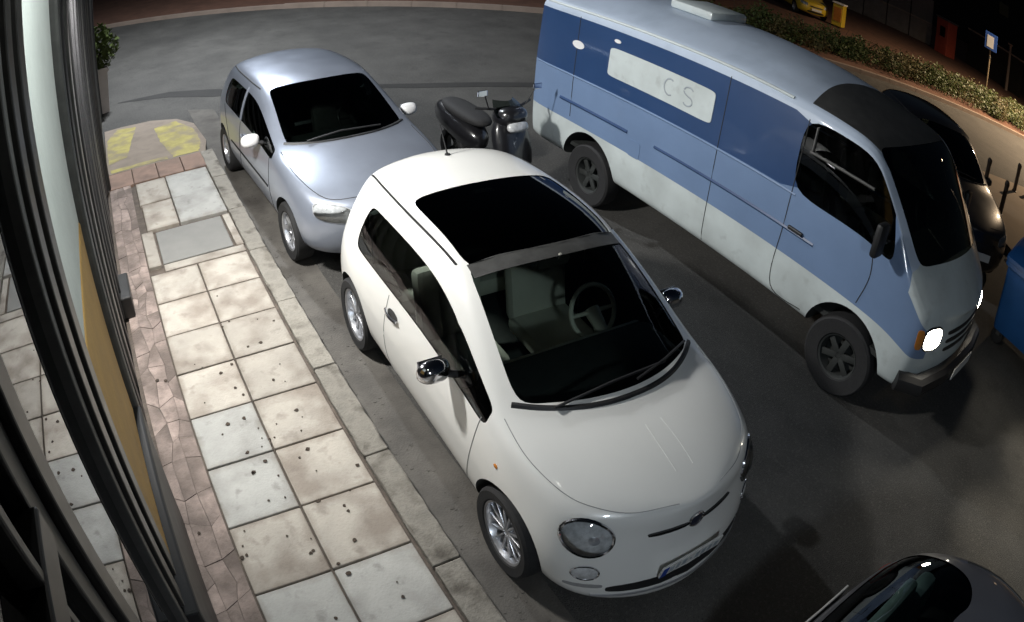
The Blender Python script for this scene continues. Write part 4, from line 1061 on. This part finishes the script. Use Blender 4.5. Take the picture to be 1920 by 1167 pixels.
MB().box((0, 0, 1.3), (5.2, .08, 2.6), Matrix.Rotation(R(-8), 3, 'Z')).build('gate_panel', 'frame_dark', gt); MB().box((0, -.02, 2.66), (5.3, .14, .12), Matrix.Rotation(R(-8), 3, 'Z')).build('top_rail', 'far_kerb', gt)
bd = empty('dark_building', (-45, 75, 0), R(35)); tag(bd, 'unlit dark building filling the background beyond the fence', 'building')
MB().box((0, 0, 6), (70, 14, 12), None, .1).build('wall', 'dark_room', bd); MB().box((0, 0, 12.2), (71, 15, .5)).build('roof', 'dark_room', bd)
for k in range(12): MB().box((-30 + k * 5.4, -7.05, 7.5), (1.6, .12, 1.7)).build('window', 'glass_black', bd)
# yellow taxi-like car behind the hedge
tx, _ = hatch('yellow_car', 'yellow car parked behind the far end of the hedge', (-19.6, 28.8, .1), R(-35), 'yellow_car', (1.1, 1.04, 1.0), sub=2)
bx = empty('yellow_cabinet', (-15.9, 27.6, .1), R(10)); tag(bx, 'small yellow and orange cabinet at the end of the hedge by the yellow car', 'cabinet')
MB().box((0, 0, .62), (.55, .5, 1.1), None, .03).build('cabinet_body', 'yellow_car', bx); MB().box((0, 0, 1.2), (.62, .56, .06), None, .01).build('lid', 'sign_white', bx); MB().box((0, -.26, .65), (.40, .03, .7), None, .01).build('door', 'lens_amber', bx)

# ------------------------------------------------------------------ lamps that light the street (all above or beside the picture)
def wall_lamp(loc, lab, watts, col, cone, aim, size=.16):
    r = empty('wall_lamp', loc); tag(r, lab, 'lamp'); d = Vector(aim).normalized(); q = d.to_track_quat('-Z', 'Y'); Mq = q.to_matrix()
    MB().box((0, 0, 0), (.26, .20, .09), Mq, .02).build('housing', 'lamp_metal', r)
    MB().box(Mq @ Vector((0, 0, -.052)), (.22, .16, .012), Mq).build('lens', 'lamp_white', r)
    MB().cyl((0, 0, 0), (0, FY - loc[1], .05), .02, n=8).build('bracket', 'lamp_metal', r)
    l = bpy.data.lights.new('lamp_light', 'SPOT'); l.energy = watts; l.color = col; l.spot_size = cone; l.spot_blend = .6; l.shadow_soft_size = size
    o = bpy.data.objects.new('lamp_light', l); COL.objects.link(o); o.parent = r; o.location = Mq @ Vector((0, 0, -.09)); o.rotation_euler = q.to_euler()
    return r
def street_lamp(x, y, h, arm, lab, watts, col, mat, cone=R(165)):
    r = empty('street_lamp', (x, y, 0)); tag(r, lab, 'lamp', 'street lamps'); ax, ay = arm
    MB().cyl((0, 0, 0), (0, 0, h), .09, .055, 14).build('pole', 'lamp_metal', r, True); MB().cyl((0, 0, 0), (0, 0, .5), .13, n=14).build('base', 'lamp_metal', r)
    MB().tube([(0, 0, h - .05), (ax * .4, ay * .4, h + .22), (ax, ay, h + .3)], .035, 8).build('arm', 'lamp_metal', r, True)
    rot = Matrix.Rotation(math.atan2(ay, ax), 3, 'Z'); MB().box((ax, ay, h + .29), (.62, .24, .10), rot, .03).build('lamp_head', 'lamp_metal', r)
    MB().box((ax, ay, h + .233), (.46, .18, .012), rot).build('lens', mat, r)
    l = bpy.data.lights.new('lamp_light', 'SPOT'); l.energy = watts; l.color = col; l.spot_size = cone; l.spot_blend = .8; l.shadow_soft_size = .18
    o = bpy.data.objects.new('lamp_light', l); COL.objects.link(o); o.parent = r; o.location = (ax, ay, h + .2)
    return r
wall_lamp((-4.8, -.19, 3.5), 'white floodlight on the shop fascia above the pavement', 1020, (1, .985, .95), R(150), (-.25, .75, -1))
wall_lamp((-1.5, .55, 3.98), 'added unseen white floodlight on a long bracket to brighten the shop pillar', 95, (.93, 1, .97), R(100), (-.9, -.75, -1))  # unseen lamp, added so that the pillar is strongly lit
wall_lamp((1.9, -.08, 3.5), 'added cool white floodlight, unseen behind the camera, to brighten the white car front', 230, (.80, .90, 1), R(150), (-.2, .75, -1))  # extra lamp out of view, added to fill the front of the white car
street_lamp(-15.0, -1.6, 7.6, (1.0, 3.4), 'cool white street lamp on the corner behind the building', 5800, (.90, .95, 1), 'lamp_white')
street_lamp(1.5, 27, 8, (-3.2, .6), 'warm street lamp on the paved island beyond the picture', 20000, (1, .74, .48), 'lamp_warm', R(150))
